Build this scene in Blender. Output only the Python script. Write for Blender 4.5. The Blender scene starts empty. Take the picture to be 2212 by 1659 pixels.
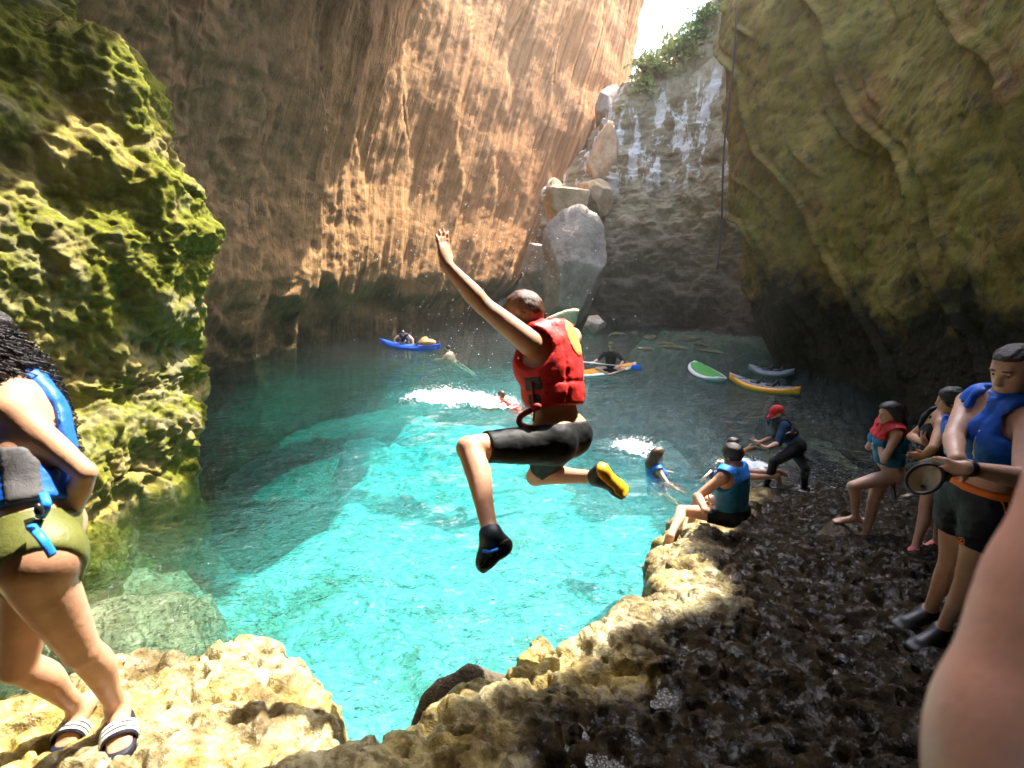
import bpy, math, random
import numpy as np
from mathutils import Vector, Matrix

SC = bpy.context.scene
COL = SC.collection

# ------------------------------------------------------------------ camera, sky, sun, exposure
FPX, CX, CY = 1100.0, 1106.0, 829.5
PITCH = math.radians(12.3)
CAM = np.array([0.0, 0.0, 3.3])
SUN_AZ, SUN_EL = math.radians(50.0), math.radians(60.0)

cam_d = bpy.data.cameras.new('camera')
cam = bpy.data.objects.new('camera', cam_d)
COL.objects.link(cam)
cam.location = CAM
cam.rotation_euler = (math.pi / 2 - PITCH, 0, 0)
cam_d.sensor_width = 36.0
cam_d.lens = 36.0 * FPX / 2212.0
cam_d.clip_start, cam_d.clip_end = 0.03, 2000
cam_d.dof.use_dof = True
cam_d.dof.focus_distance = 5.0
cam_d.dof.aperture_fstop = 2.9
SC.camera = cam

world = bpy.data.worlds.new('World')
SC.world = world
world.use_nodes = True
wn = world.node_tree
bg = wn.nodes['Background']
sky = wn.nodes.new('ShaderNodeTexSky')
sky.sky_type = 'NISHITA'
sky.sun_disc = False
sky.sun_elevation = SUN_EL
sky.sun_rotation = SUN_AZ
sky.air_density, sky.dust_density, sky.ozone_density = 1.0, 2.0, 1.0
wn.links.new(sky.outputs[0], bg.inputs[0])
bg.inputs[1].default_value = 0.15

SUN_DIR = np.array([math.sin(SUN_AZ) * math.cos(SUN_EL), math.cos(SUN_AZ) * math.cos(SUN_EL), math.sin(SUN_EL)])
sun_d = bpy.data.lights.new('sun', 'SUN')
sun_d.energy = 2.45
sun_d.angle = math.radians(0.53)
sun_d.color = (1.0, 0.94, 0.84)
sun = bpy.data.objects.new('sun', sun_d)
COL.objects.link(sun)
sun.rotation_euler = Vector(-SUN_DIR).to_track_quat('-Z', 'Y').to_euler()
sun.location = (10, 15, 30)

SC.view_settings.view_transform = 'Standard'
SC.view_settings.look = 'None'
SC.view_settings.exposure = 3.12
SC.view_settings.gamma = 1.0
SC.view_settings.use_curve_mapping = False
cy = SC.cycles
cy.use_denoising = True
cy.max_bounces = 10
cy.diffuse_bounces = 5
cy.glossy_bounces = 3
cy.transmission_bounces = 6
cy.transparent_max_bounces = 12
cy.caustics_reflective = False
cy.caustics_refractive = False
cy.sample_clamp_indirect = 6.0

# ------------------------------------------------------------------ helpers: projection
def ray(px, py):
    a, b = (px - CX) / FPX, (CY - py) / FPX
    c, s = math.cos(PITCH), math.sin(PITCH)
    return np.array([a, c + b * s, -s + b * c])
def P(px, py, d):
    return CAM + d * ray(px, py)
def W(px, py, z=0.0):
    r = ray(px, py)
    return CAM + r * ((z - CAM[2]) / r[2])
def ledge_z(y):
    return 1.25 - 0.26 * (y - 2.6)
def L(px, py):
    r = ray(px, py)
    return CAM + r * (-1.374 / (r[2] + 0.26 * r[1]))
def ext(p, px, py, length, near=True):
    """the point seen at that pixel that lies one bone length from p"""
    r = ray(px, py)
    o = CAM - p
    a, b, c = r @ r, 2 * (r @ o), o @ o - length * length
    D = b * b - 4 * a * c
    if D <= 0:
        t = -b / (2 * a)
        q = CAM + r * t
        v = q - p
        return p + v / np.linalg.norm(v) * length
    t = (-b - math.sqrt(D)) / (2 * a) if near else (-b + math.sqrt(D)) / (2 * a)
    return CAM + r * t
def V(*a): return np.array(a, float)
def nrm(v):
    v = np.asarray(v, float)
    return v / (np.linalg.norm(v) + 1e-12)

# ------------------------------------------------------------------ helpers: noise
_rs = np.random.RandomState(7)
PERM = np.concatenate([_rs.permutation(256)] * 3).astype(np.int32)
GRAD = _rs.normal(size=(256, 3))
GRAD /= np.linalg.norm(GRAD, axis=1)[:, None]
GRAD = GRAD.astype(np.float32)
JIT = _rs.rand(256, 3).astype(np.float32)
def gnoise(p):
    p = np.asarray(p, np.float32)
    i = np.floor(p).astype(np.int32)
    f = p - i
    i &= 255
    w = f * f * f * (f * (f * 6 - 15) + 10)
    out = np.zeros(p.shape[:-1], np.float32)
    for dx in (0, 1):
        wx = w[..., 0] if dx else 1 - w[..., 0]
        for dy in (0, 1):
            wy = w[..., 1] if dy else 1 - w[..., 1]
            for dz in (0, 1):
                wz = w[..., 2] if dz else 1 - w[..., 2]
                h = PERM[PERM[PERM[i[..., 0] + dx] + i[..., 1] + dy] + i[..., 2] + dz]
                g = GRAD[h]
                d = g[..., 0] * (f[..., 0] - dx) + g[..., 1] * (f[..., 1] - dy) + g[..., 2] * (f[..., 2] - dz)
                out += wx * wy * wz * d
    return out * 1.5
def fbm(p, octaves=4, gain=0.5, lac=2.03):
    s, a = 0, 1.0
    p = np.asarray(p, np.float32)
    for k in range(octaves):
        s = s + a * gnoise(p + k * 17.3)
        p = p * lac
        a *= gain
    return s
def ridged(p, octaves=4, gain=0.5, lac=2.1):
    s, a = 0, 1.0
    p = np.asarray(p, np.float32)
    for k in range(octaves):
        s = s + a * (1 - 2 * np.abs(gnoise(p + k * 11.7)))
        p = p * lac
        a *= gain
    return s
def worley(p):
    p = np.asarray(p, np.float32)
    i = np.floor(p).astype(np.int32)
    f1 = np.full(p.shape[:-1], 9.0, np.float32)
    f2 = f1.copy()
    for dx in (-1, 0, 1):
        for dy in (-1, 0, 1):
            for dz in (-1, 0, 1):
                c = i + np.array([dx, dy, dz], np.int32)
                cc = c & 255
                h = PERM[PERM[PERM[cc[..., 0]] + cc[..., 1]] + cc[..., 2]]
                q = c + JIT[h]
                d = np.sqrt(((q - p) ** 2).sum(-1))
                f2 = np.minimum(f2, np.maximum(f1, d))
                f1 = np.minimum(f1, d)
    return f1, f2
def sstep(a, b, x):
    t = np.clip((x - a) / (b - a), 0, 1)
    return t * t * (3 - 2 * t)

# ------------------------------------------------------------------ helpers: objects and meshes
def link(o, parent=None):
    COL.objects.link(o)
    if parent is not None:
        o.parent = parent
    return o
def tag(o, label=None, cat=None, group=None, kind=None):
    if label: o['label'] = label
    if cat: o['category'] = cat
    if group: o['group'] = group
    if kind: o['kind'] = kind
    return o
def empty(name, loc, label, cat, group=None):
    o = bpy.data.objects.new(name, None)
    o.empty_display_size = 0.1
    o.location = loc
    link(o)
    return tag(o, label, cat, group)
def mesh(name, verts, faces, mat, parent=None, smooth=True, uv=None):
    """faces: (n,3) or (n,4) arrays, or a list of mixed tuples; coordinates are in the world"""
    me = bpy.data.meshes.new(name)
    verts = np.asarray(verts, np.float32)
    if parent is not None:
        verts = verts - np.array(parent_origin(parent), np.float32)
    if isinstance(faces, np.ndarray):
        n, k = faces.shape
        me.vertices.add(len(verts)); me.vertices.foreach_set('co', verts.ravel())
        me.loops.add(n * k); me.loops.foreach_set('vertex_index', faces.astype(np.int32).ravel())
        me.polygons.add(n)
        me.polygons.foreach_set('loop_start', np.arange(0, n * k, k, dtype=np.int32))
        me.polygons.foreach_set('loop_total', np.full(n, k, np.int32))
        me.update(calc_edges=True)
    else:
        me.from_pydata([tuple(v) for v in verts.tolist()], [], [tuple(int(i) for i in f) for f in faces])
    if uv is not None:
        lay = me.uv_layers.new(name='wall')
        vi = np.empty(len(me.loops), np.int32)
        me.loops.foreach_get('vertex_index', vi)
        lay.data.foreach_set('uv', np.asarray(uv, np.float32)[vi].ravel())
    if smooth:
        me.polygons.foreach_set('use_smooth', np.ones(len(me.polygons), bool))
    if mat is not None:
        me.materials.append(mat)
    o = bpy.data.objects.new(name, me)
    return link(o, parent)
def parent_origin(o):
    p = Vector((0, 0, 0))
    while o is not None:
        p = p + o.location
        o = o.parent
    return p
def grid_faces(nu, nv):
    i = np.arange(nu * nv).reshape(nu, nv)
    return np.stack([i[:-1, :-1], i[1:, :-1], i[1:, 1:], i[:-1, 1:]], -1).reshape(-1, 4)
def grid_normals(g):
    du = np.gradient(g, axis=0)
    dv = np.gradient(g, axis=1)
    n = np.cross(du, dv)
    return n / (np.linalg.norm(n, axis=-1, keepdims=True) + 1e-9)
def catmull(ctrl, n):
    """resample a control array along axis 0"""
    c = np.asarray(ctrl, float)
    m = len(c)
    t = np.linspace(0, m - 1, n)
    i = np.clip(np.floor(t).astype(int), 0, m - 2)
    f = (t - i).reshape((-1,) + (1,) * (c.ndim - 1))
    p0, p1, p2, p3 = c[np.clip(i - 1, 0, m - 1)], c[i], c[i + 1], c[np.clip(i + 2, 0, m - 1)]
    return 0.5 * (2 * p1 + (p2 - p0) * f + (2 * p0 - 5 * p1 + 4 * p2 - p3) * f ** 2 + (3 * p1 - p0 - 3 * p2 + p3) * f ** 3)
class MB:
    """collects several solids into one mesh"""
    def __init__(s): s.v, s.f, s.n = [], [], 0
    def add(s, v, f):
        s.v.append(np.asarray(v, float)); s.f += [tuple(int(i) + s.n for i in q) for q in f]; s.n += len(v)
    def tube(s, pts, r, k=8, flat=1.0, up=None, caps=True):
        pts = [np.asarray(p, float) for p in pts]
        rs = r if hasattr(r, '__len__') else [r] * len(pts)
        v, f = [], []
        ref = None
        for i, p in enumerate(pts):
            t = nrm(pts[min(i + 1, len(pts) - 1)] - pts[max(i - 1, 0)])
            if up is not None: a = np.asarray(up, float)
            elif ref is None: a = V(0, 0, 1) if abs(t[2]) < .9 else V(1, 0, 0)
            else: a = ref
            b1 = nrm(a - t * (a @ t)); ref = b1
            b2 = np.cross(t, b1)
            for j in range(k):
                th = 2 * math.pi * (j + .5) / k
                v.append(p + rs[i] * (math.cos(th) * b1 * flat + math.sin(th) * b2))
        for i in range(len(pts) - 1):
            for j in range(k):
                f.append((i * k + j, i * k + (j + 1) % k, (i + 1) * k + (j + 1) % k, (i + 1) * k + j))
        if caps:
            f.append(tuple(range(k - 1, -1, -1))); f.append(tuple((len(pts) - 1) * k + j for j in range(k)))
        s.add(v, f)
    def ball(s, c, r, nu=10, nv=7):
        r = np.asarray(r if hasattr(r, '__len__') else [r] * 3, float)
        v = [np.asarray(c) + r * V(0, 0, 1)]
        f = []
        for i in range(1, nv):
            ph = math.pi * i / nv
            for j in range(nu):
                th = 2 * math.pi * j / nu
                v.append(np.asarray(c) + r * V(math.sin(ph) * math.cos(th), math.sin(ph) * math.sin(th), math.cos(ph)))
        v.append(np.asarray(c) - r * V(0, 0, 1))
        for j in range(nu): f.append((0, 1 + j, 1 + (j + 1) % nu))
        for i in range(nv - 2):
            for j in range(nu):
                a = 1 + i * nu
                f.append((a + j, a + nu + j, a + nu + (j + 1) % nu, a + (j + 1) % nu))
        e = len(v) - 1; a = 1 + (nv - 2) * nu
        for j in range(nu): f.append((a + j, e, a + (j + 1) % nu))
        s.add(v, f)
    def build(s, name, mat, parent=None, smooth=True):
        return mesh(name, np.concatenate(s.v), s.f, mat, parent, smooth)

# ------------------------------------------------------------------ helpers: materials
class NT:
    def __init__(s, name):
        s.m = bpy.data.materials.new(name); s.m.use_nodes = True
        s.t = s.m.node_tree; s.t.nodes.clear()
        s.out = s.t.nodes.new('ShaderNodeOutputMaterial')
    def n(s, typ, **kw):
        nd = s.t.nodes.new('ShaderNode' + typ)
        for k, v in kw.items(): setattr(nd, k, v)
        return nd
    def l(s, a, b): s.t.links.new(a, b)
    def setin(s, sock, v):
        if hasattr(v, 'default_value') or hasattr(v, 'is_output'): s.l(v, sock)
        elif isinstance(v, tuple) and len(v) == 3 and sock.type == 'RGBA': sock.default_value = (*v, 1)
        else: sock.default_value = v
    def coord(s, scale=(1, 1, 1), kind='Object', rot=(0, 0, 0)):
        if kind == 'UV':
            c = s.n('UVMap', uv_map='wall').outputs[0]
        else:
            c = s.n('TexCoord').outputs[kind]
        mp = s.n('Mapping'); mp.inputs['Scale'].default_value = scale; mp.inputs['Rotation'].default_value = rot
        s.l(c, mp.inputs['Vector'])
        return mp.outputs[0]
    def noise(s, vec, scale, detail=6, rough=.6, dist=0.0):
        nd = s.n('TexNoise'); nd.inputs['Scale'].default_value = scale; nd.inputs['Detail'].default_value = detail
        nd.inputs['Roughness'].default_value = rough; nd.inputs['Distortion'].default_value = dist
        s.l(vec, nd.inputs['Vector'])
        return nd.outputs['Fac']
    def vor(s, vec, scale, feature='F1'):
        nd = s.n('TexVoronoi', feature=feature); nd.inputs['Scale'].default_value = scale
        s.l(vec, nd.inputs['Vector'])
        return nd.outputs['Distance']
    def ramp(s, fac, stops, interp='LINEAR'):
        nd = s.n('ValToRGB'); r = nd.color_ramp; r.interpolation = interp
        while len(r.elements) < len(stops): r.elements.new(0.5)
        for e, (p, c) in zip(r.elements, stops):
            e.position = p; e.color = (*c, 1) if isinstance(c, tuple) else (c, c, c, 1)
        s.l(fac, nd.inputs[0])
        return nd.outputs[0]
    def mix(s, fac, a, b, blend='MIX'):
        nd = s.n('Mix', data_type='RGBA', blend_type=blend)
        for sock, v in ((nd.inputs[0], fac), (nd.inputs[6], a), (nd.inputs[7], b)): s.setin(sock, v)
        return nd.outputs[2]
    def math(s, op, a, b=0.0):
        nd = s.n('Math', operation=op)
        s.setin(nd.inputs[0], a); s.setin(nd.inputs[1], b)
        return nd.outputs[0]
    def bump(s, h, strength=.5, dist=.02, normal=None):
        nd = s.n('Bump'); nd.inputs['Strength'].default_value = strength; nd.inputs['Distance'].default_value = dist
        s.l(h, nd.inputs['Height'])
        if normal is not None: s.l(normal, nd.inputs['Normal'])
        return nd.outputs[0]
    def principled(s, color, rough=.6, normal=None, **kw):
        b = s.n('BsdfPrincipled')
        s.setin(b.inputs['Base Color'], color); s.setin(b.inputs['Roughness'], rough)
        for k, v in kw.items(): s.setin(b.inputs[k.replace('_', ' ')], v)
        if normal is not None: s.l(normal, b.inputs['Normal'])
        s.l(b.outputs[0], s.out.inputs['Surface'])
        return s.m
def plain(name, col, rough=.6, var=.18, scale=30, bump=.15, **kw):
    t = NT(name)
    c = t.coord()
    f = t.noise(c, scale, 4)
    dark = tuple(x * (1 - var) for x in col); lite = tuple(min(1, x * (1 + var)) for x in col)
    return t.principled(t.ramp(f, [(.3, dark), (.7, lite)]), rough, t.bump(t.noise(c, scale * 4, 3), bump, .004), **kw)

# ------------------------------------------------------------------ rock materials
def mat_pillar():
    t = NT('mossy_limestone'); c = t.coord()
    big = t.noise(c, .55, 5, .6); med = t.noise(c, 2.2, 7, .65, .4); fine = t.noise(c, 11, 6, .7)
    rock = t.ramp(med, [(.25, (.10, .085, .06)), (.5, (.23, .19, .14)), (.8, (.40, .34, .27))])
    moss = t.ramp(fine, [(.25, (.045, .055, .004)), (.55, (.135, .14, .012)), (.8, (.28, .24, .03))])
    m = t.ramp(t.math('ADD', t.math('MULTIPLY', big, .55), t.math('MULTIPLY', med, .45)), [(.47, 1.0), (.60, .55), (.72, 0.0)])
    col = t.mix(m, rock, moss)
    ocr = t.ramp(t.noise(c, 1.1, 4, .5), [(.52, 0.0), (.68, .7)])
    col = t.mix(ocr, col, (.26, .19, .05))
    h = t.math('ADD', t.noise(c, 7, 8, .7), t.math('MULTIPLY', t.vor(c, 9), -.5))
    return t.principled(col, .9, t.bump(h, .7, .05), Specular_IOR_Level=.12)
def mat_left():
    t = NT('streaked_limestone'); c = t.coord()
    uv = t.coord((1.1, .07, 1), 'UV'); uv2 = t.coord((4.5, .16, 1), 'UV')
    s1 = t.noise(uv, 1.0, 5, .6, .3); s2 = t.noise(uv2, 1.0, 5, .65, .2); n = t.noise(c, 1.8, 7, .7)
    base = t.ramp(s1, [(.25, (.16, .09, .05)), (.42, (.36, .21, .11)), (.55, (.50, .27, .125)), (.7, (.56, .29, .12)), (.85, (.60, .42, .28))])
    strk = t.ramp(s2, [(.32, (.10, .06, .035)), (.46, (.38, .23, .13)), (.60, (.60, .40, .25)), (.75, (.44, .21, .08))])
    col = t.mix(1.0, t.mix(.6, base, strk), (1.0, .80, .60), 'MULTIPLY')
    sep = t.n('SeparateXYZ'); t.l(t.n('TexCoord').outputs['Object'], sep.inputs[0])
    gx = t.math('ADD', t.math('MULTIPLY', sep.outputs[0], .032), t.math('MULTIPLY', n, .9))
    moss = t.ramp(gx, [(.0, 1.0), (.34, .35), (.62, 0.0)])
    col = t.mix(moss, col, t.ramp(n, [(.3, (.17, .10, .04)), (.65, (.52, .32, .14))]))
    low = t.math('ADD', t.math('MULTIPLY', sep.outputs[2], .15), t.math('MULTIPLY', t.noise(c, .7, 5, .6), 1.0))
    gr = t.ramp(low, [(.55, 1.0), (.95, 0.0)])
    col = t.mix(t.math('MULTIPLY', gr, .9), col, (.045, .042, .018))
    h = t.math('ADD', t.math('MULTIPLY', s2, 1.2), t.math('ADD', t.noise(c, 3.5, 8, .75), t.math('MULTIPLY', s1, 1.0)))
    return t.principled(col, .85, t.bump(h, .9, .22), Specular_IOR_Level=.12)
def mat_back():
    t = NT('stained_limestone'); c = t.coord()
    n = t.noise(c, .8, 7, .65); f = t.noise(c, 3.5, 7, .7)
    col = t.ramp(n, [(.3, (.20, .14, .07)), (.5, (.36, .27, .15)), (.7, (.46, .35, .20))])
    st = t.coord((1.2, 1.2, .28))
    sep = t.n('SeparateXYZ'); t.l(t.n('TexCoord').outputs['Object'], sep.inputs[0])
    band = t.ramp(t.math('MULTIPLY', sep.outputs[2], .05), [(.40, 0.0), (.47, 1.0), (.72, 1.0), (.8, 0.0)])
    w = t.ramp(t.math('ADD', t.noise(st, .9, 6, .65), t.math('MULTIPLY', f, .15)), [(.60, 0.0), (.64, 1.0)])
    col = t.mix(t.math('MULTIPLY', w, band), col, (.74, .66, .55))
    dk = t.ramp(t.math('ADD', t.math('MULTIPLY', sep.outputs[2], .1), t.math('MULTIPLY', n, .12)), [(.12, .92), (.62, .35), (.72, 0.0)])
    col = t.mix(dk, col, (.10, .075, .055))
    lay = t.noise(t.coord((.3, .3, 3.0)), 1.0, 5, .6)
    return t.principled(col, .9, t.bump(t.math('ADD', f, lay), .8, .2), Specular_IOR_Level=.12)
def mat_right():
    t = NT('shaded_limestone'); c = t.coord()
    uv = t.coord((.55, .12, 1), 'UV', (0, 0, .7)); s = t.noise(uv, 1.4, 6, .65, .5)
    n = t.noise(c, .7, 6, .6); f = t.noise(c, 3.2, 7, .7)
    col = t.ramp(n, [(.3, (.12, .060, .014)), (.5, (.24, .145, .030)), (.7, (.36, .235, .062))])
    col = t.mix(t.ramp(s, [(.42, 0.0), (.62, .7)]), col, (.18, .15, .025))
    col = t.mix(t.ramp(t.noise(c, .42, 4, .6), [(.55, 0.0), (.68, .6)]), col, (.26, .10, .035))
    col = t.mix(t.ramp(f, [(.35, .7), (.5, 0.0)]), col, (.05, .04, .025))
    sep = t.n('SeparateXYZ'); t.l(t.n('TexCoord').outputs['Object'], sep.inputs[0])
    shade_base = t.math('ADD', t.math('MULTIPLY', sep.outputs[2], .16), t.math('MULTIPLY', t.noise(c, .55, 5, .6), .9))
    col = t.mix(t.ramp(shade_base, [(.85, .98), (1.95, 0.0)]), col, (.018, .014, .006))  # lower wall darkened in colour to stand for the shade there
    h = t.math('ADD', t.noise(c, 2.6, 9, .68), t.math('MULTIPLY', s, 1.3))
    return t.principled(col, .85, t.bump(h, .7, .14), Specular_IOR_Level=.12)
def mat_ledge():
    t = NT('pitted_wet_limestone'); c = t.coord()
    n = t.noise(c, 2.0, 6, .6); f = t.noise(c, 14, 6, .65, .3); v = t.vor(c, 10)
    col = t.ramp(f, [(.28, (.09, .062, .024)), (.45, (.25, .20, .095)), (.60, (.42, .37, .22)), (.8, (.58, .54, .42))])
    yel = t.ramp(n, [(.48, 0.0), (.64, .6)])
    col = t.mix(yel, col, t.ramp(f, [(.3, (.16, .10, .02)), (.6, (.46, .33, .045)), (.8, (.55, .45, .16))]))
    alg = t.ramp(t.noise(c, 3.7, 4, .6), [(.50, 0.0), (.62, .75)])
    col = t.mix(alg, col, (.10, .065, .028))
    sep = t.n('SeparateXYZ'); t.l(t.n('TexCoord').outputs['Object'], sep.inputs[0])
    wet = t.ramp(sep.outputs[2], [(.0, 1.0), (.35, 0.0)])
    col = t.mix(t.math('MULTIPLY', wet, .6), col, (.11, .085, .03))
    # shade painted into the colour of the wet flat behind the bare rim
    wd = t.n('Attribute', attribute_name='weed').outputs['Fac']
    shade_col = t.ramp(f, [(.3, (.003, .002, .001)), (.5, (.009, .006, .003)), (.68, (.032, .019, .007)), (.85, (.08, .055, .02))])
    col = t.mix(wd, col, shade_col)
    wsp = t.noise(c, 11, 5, .7)
    rough = t.ramp(wsp, [(.42, .55), (.60, .08)])
    spc = t.ramp(wsp, [(.50, .03), (.64, .65)])
    return t.principled(col, rough, t.bump(t.math('ADD', f, t.math('MULTIPLY', v, .7)), .8, .05), Specular_IOR_Level=spc)
def mat_floor():
    t = NT('pale_sand_and_stones'); c = t.coord()
    n = t.noise(c, .55, 5, .6, .5); f = t.noise(c, 2.4, 6, .65, 1.2)
    col = t.ramp(f, [(.3, (.30, .32, .25)), (.45, (.55, .56, .48)), (.53, (.80, .80, .74)), (.66, (.93, .93, .88))])
    rk = t.ramp(n, [(.55, 0.0), (.66, .8)])
    col = t.mix(rk, col, (.24, .22, .12))
    at = t.n('Attribute', attribute_name='rock').outputs['Fac']
    col = t.mix(at, col, t.ramp(f, [(.3, (.10, .09, .04)), (.55, (.30, .26, .14)), (.75, (.50, .44, .26))]))
    return t.principled(col, .9, t.bump(f, .6, .08))
def mat_water():
    t = NT('clear_turquoise_water'); c = t.coord()
    w1 = t.noise(t.coord((1, 1.5, 1)), 2.3, 3, .55, .6); w2 = t.noise(c, 7.0, 3, .6, .8); w3 = t.noise(t.coord((1, 1.3, 1)), .7, 2, .5)
    w4 = t.noise(c, 17, 2, .5, .5)
    h = t.math('ADD', t.math('ADD', t.math('ADD', t.math('MULTIPLY', w1, 1.0), t.math('MULTIPLY', w2, .66)), t.math('MULTIPLY', w3, 1.2)), t.math('MULTIPLY', w4, .16))
    nb = t.bump(h, 1.0, .15)
    nb2 = t.bump(t.math('ADD', t.noise(t.coord((1, 1.4, 1)), 4.2, 3, .55, .5), t.math('MULTIPLY', t.noise(c, 12, 2, .5), .35)), 1.0, .08, nb)
    fr = t.n('Fresnel'); fr.inputs['IOR'].default_value = 1.33; t.l(nb, fr.inputs['Normal'])
    gl = t.n('BsdfGlossy'); gl.inputs['Roughness'].default_value = .035; t.l(nb2, gl.inputs['Normal'])
    tr = t.n('BsdfTransparent'); tr.inputs[0].default_value = (1, 1, 1, 1)
    rf = t.n('BsdfRefraction'); rf.inputs['IOR'].default_value = 1.2; rf.inputs['Roughness'].default_value = 0.0; t.l(nb, rf.inputs['Normal'])
    m1 = t.n('MixShader'); m1.inputs[0].default_value = .32; t.l(tr.outputs[0], m1.inputs[1]); t.l(rf.outputs[0], m1.inputs[2])
    m2 = t.n('MixShader'); t.l(fr.outputs[0], m2.inputs[0]); t.l(m1.outputs[0], m2.inputs[1]); t.l(gl.outputs[0], m2.inputs[2])
    t.l(m2.outputs[0], t.out.inputs['Surface'])
    va = t.n('VolumeAbsorption'); va.inputs['Color'].default_value = (.12, .875, .892, 1); va.inputs['Density'].default_value = .36
    t.l(va.outputs[0], t.out.inputs['Volume'])
    return t.m
M = dict(pillar=mat_pillar(), left=mat_left(), back=mat_back(), right=mat_right(), ledge=mat_ledge(), floor=mat_floor(), water=mat_water())

# ------------------------------------------------------------------ cliffs
def cliff(name, cols, nu, nv, disp, mat, label):
    """cols: columns of control points from base to top; resampled, then roughened along the normals"""
    c = np.array(cols, float)
    g = catmull(c, nu)
    g = np.swapaxes(catmull(np.swapaxes(g, 0, 1), nv), 0, 1)
    n = grid_normals(g)
    du = np.concatenate([[0], np.cumsum(np.linalg.norm(np.diff(g[:, nv // 2], axis=0), axis=1))])
    dv = np.concatenate([[0], np.cumsum(np.linalg.norm(np.diff(g[nu // 2], axis=0), axis=1))])
    uv = np.stack(np.broadcast_arrays(du[:, None], dv[None, :]), -1).reshape(-1, 2)
    d = disp(g, uv.reshape(nu, nv, 2))
    g = g + n * d[..., None]
    o = mesh(name, g.reshape(-1, 3), grid_faces(nu, nv), mat, uv=uv)
    return tag(o, label, kind='structure')

def up(*pts): return list(pts)
# left cliff: leans over the pool
colA0 = [V(-17, 9, -4), V(-16, 8.5, 3), V(-15, 8.5, 8), V(-13.5, 9, 12), V(-11, 9.5, 17)]
def ucol(pxs, zb):
    pts = [P(*q) for q in pxs]
    b = pts[0] + V(0, 0, 0); b = b + (pts[0] - pts[1]) * .35; b[2] = zb
    top = pts[-1] + (pts[-1] - pts[-2]) * .45
    return [b] + pts + [top]
LEFT = [
    [V(-19, 7, -4), V(-18, 7, 0), V(-16.5, 7.5, 6), V(-14.5, 8, 12), V(-12.5, 8.5, 17)],
    ucol([(250, 850, 15.0), (240, 420, 14.8), (330, 0, 14.2)], -4),
    ucol([(440, 818, 16.3), (420, 420, 16.8), (520, 0, 16.0)], -4),
    ucol([(700, 745, 24.0), (720, 420, 23.6), (790, 0, 23.0)], -4),
    ucol([(860, 720, 27.5), (900, 420, 28.3), (1000, 0, 29.5)], -4),
    ucol([(1010, 700, 31.5), (1090, 420, 33.2), (1210, 0, 35)], -4),
    ucol([(1110, 686, 34), (1245, 420, 36.6), (1350, 0, 39.5)], -4),
    ucol([(1150, 680, 37), (1290, 420, 40), (1378, 0, 43)], -4),
    ucol([(1120, 680, 44), (1250, 420, 50), (1330, 0, 56)], -4),
]
def disp_left(g, uv):
    st = np.stack([uv[..., 0] * .55, uv[..., 1] * .05, uv[..., 0] * 0], -1)
    st2 = np.stack([uv[..., 0] * 1.6, uv[..., 1] * .10, uv[..., 0] * 0 + 5], -1)
    near = sstep(30, 12, g[..., 1])
    d = .40 * fbm(g * .18, 2) + .38 * fbm(st, 3) + .16 * ridged(st2, 3) * .7
    st3 = np.stack([uv[..., 0] * 4.2, uv[..., 1] * .22, uv[..., 0] * 0 + 9], -1)
    d += (.045 + .24 * near) * fbm(g * .9, 5, .55) + (.03 + .07 * near) * ridged(g * 1.7, 3) + .04 * ridged(st3, 3)
    dg = uv[..., 0] * .30 + uv[..., 1] * .05 + .4 * gnoise(g * .16)
    k1 = np.abs((dg % 1.0) - .5) * 2
    d += .30 * ((dg % 1.0) - .5) * (1 - sstep(.85, 1.0, k1)) - .30 * sstep(.96, 1.0, k1) * sstep(-.3, .2, gnoise(g * .3 + 4))
    # undercut at the waterline
    low = sstep(3.2, 1.0, g[..., 2] + .8 * fbm(g * .5, 2))
    return d - low * 1.1
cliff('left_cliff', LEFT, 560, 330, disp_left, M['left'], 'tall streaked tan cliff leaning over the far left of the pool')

# near rock on the left
PILLAR = []
sil = [(-6.0, 8.6, -3.4), (-5.6, 8.35, 0), (-5.45, 8.5, .9), (-5.75, 8.5, 1.7), (-5.2, 8.4, 3.3), (-5.1, 8.45, 4.0), (-5.45, 8.4, 5.4), (-5.9, 8.4, 6.6), (-6.8, 8.4, 7.2), (-6.6, 8.4, 9.5), (-6.0, 8.4, 12), (-5.0, 8.5, 15)]
m1_ = [(-5.6, 6.8, -3.4), (-5.55, 6.8, 0), (-5.7, 6.8, .9), (-6.2, 6.9, 1.7), (-6.05, 6.9, 3.0), (-6.1, 6.9, 4.0), (-6.4, 6.8, 5.2), (-6.7, 6.8, 6.4), (-7.1, 6.8, 7.3), (-7.0, 6.8, 9.5), (-6.6, 6.8, 12), (-5.8, 6.8, 15)]
m2_ = [(-5.4, 5.2, -3.4), (-5.5, 5.2, 0), (-5.8, 5.2, .9), (-6.4, 5.2, 1.8), (-6.8, 5.2, 3.0), (-7.1, 5.2, 4.0), (-7.2, 5.1, 5.2), (-7.3, 5.0, 6.4), (-7.4, 5, 7.3), (-7.4, 5, 9.5), (-7.2, 5, 12), (-6.6, 5, 15)]
m3_ = [(x - .25, y - 2.4, z) if z < 2 else (x - 1.2, y - 2.2, z) for x, y, z in m2_]
m4_ = [(x - 1.6, y - 3, z) for x, y, z in m3_]
b1_ = [(x - .9, y + .9, z) for x, y, z in sil]
b2_ = [(x - 4.5, y + 1.6, z) for x, y, z in sil]
PILLAR = [m4_, m3_, m2_, m1_, sil, b1_, b2_]
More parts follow.
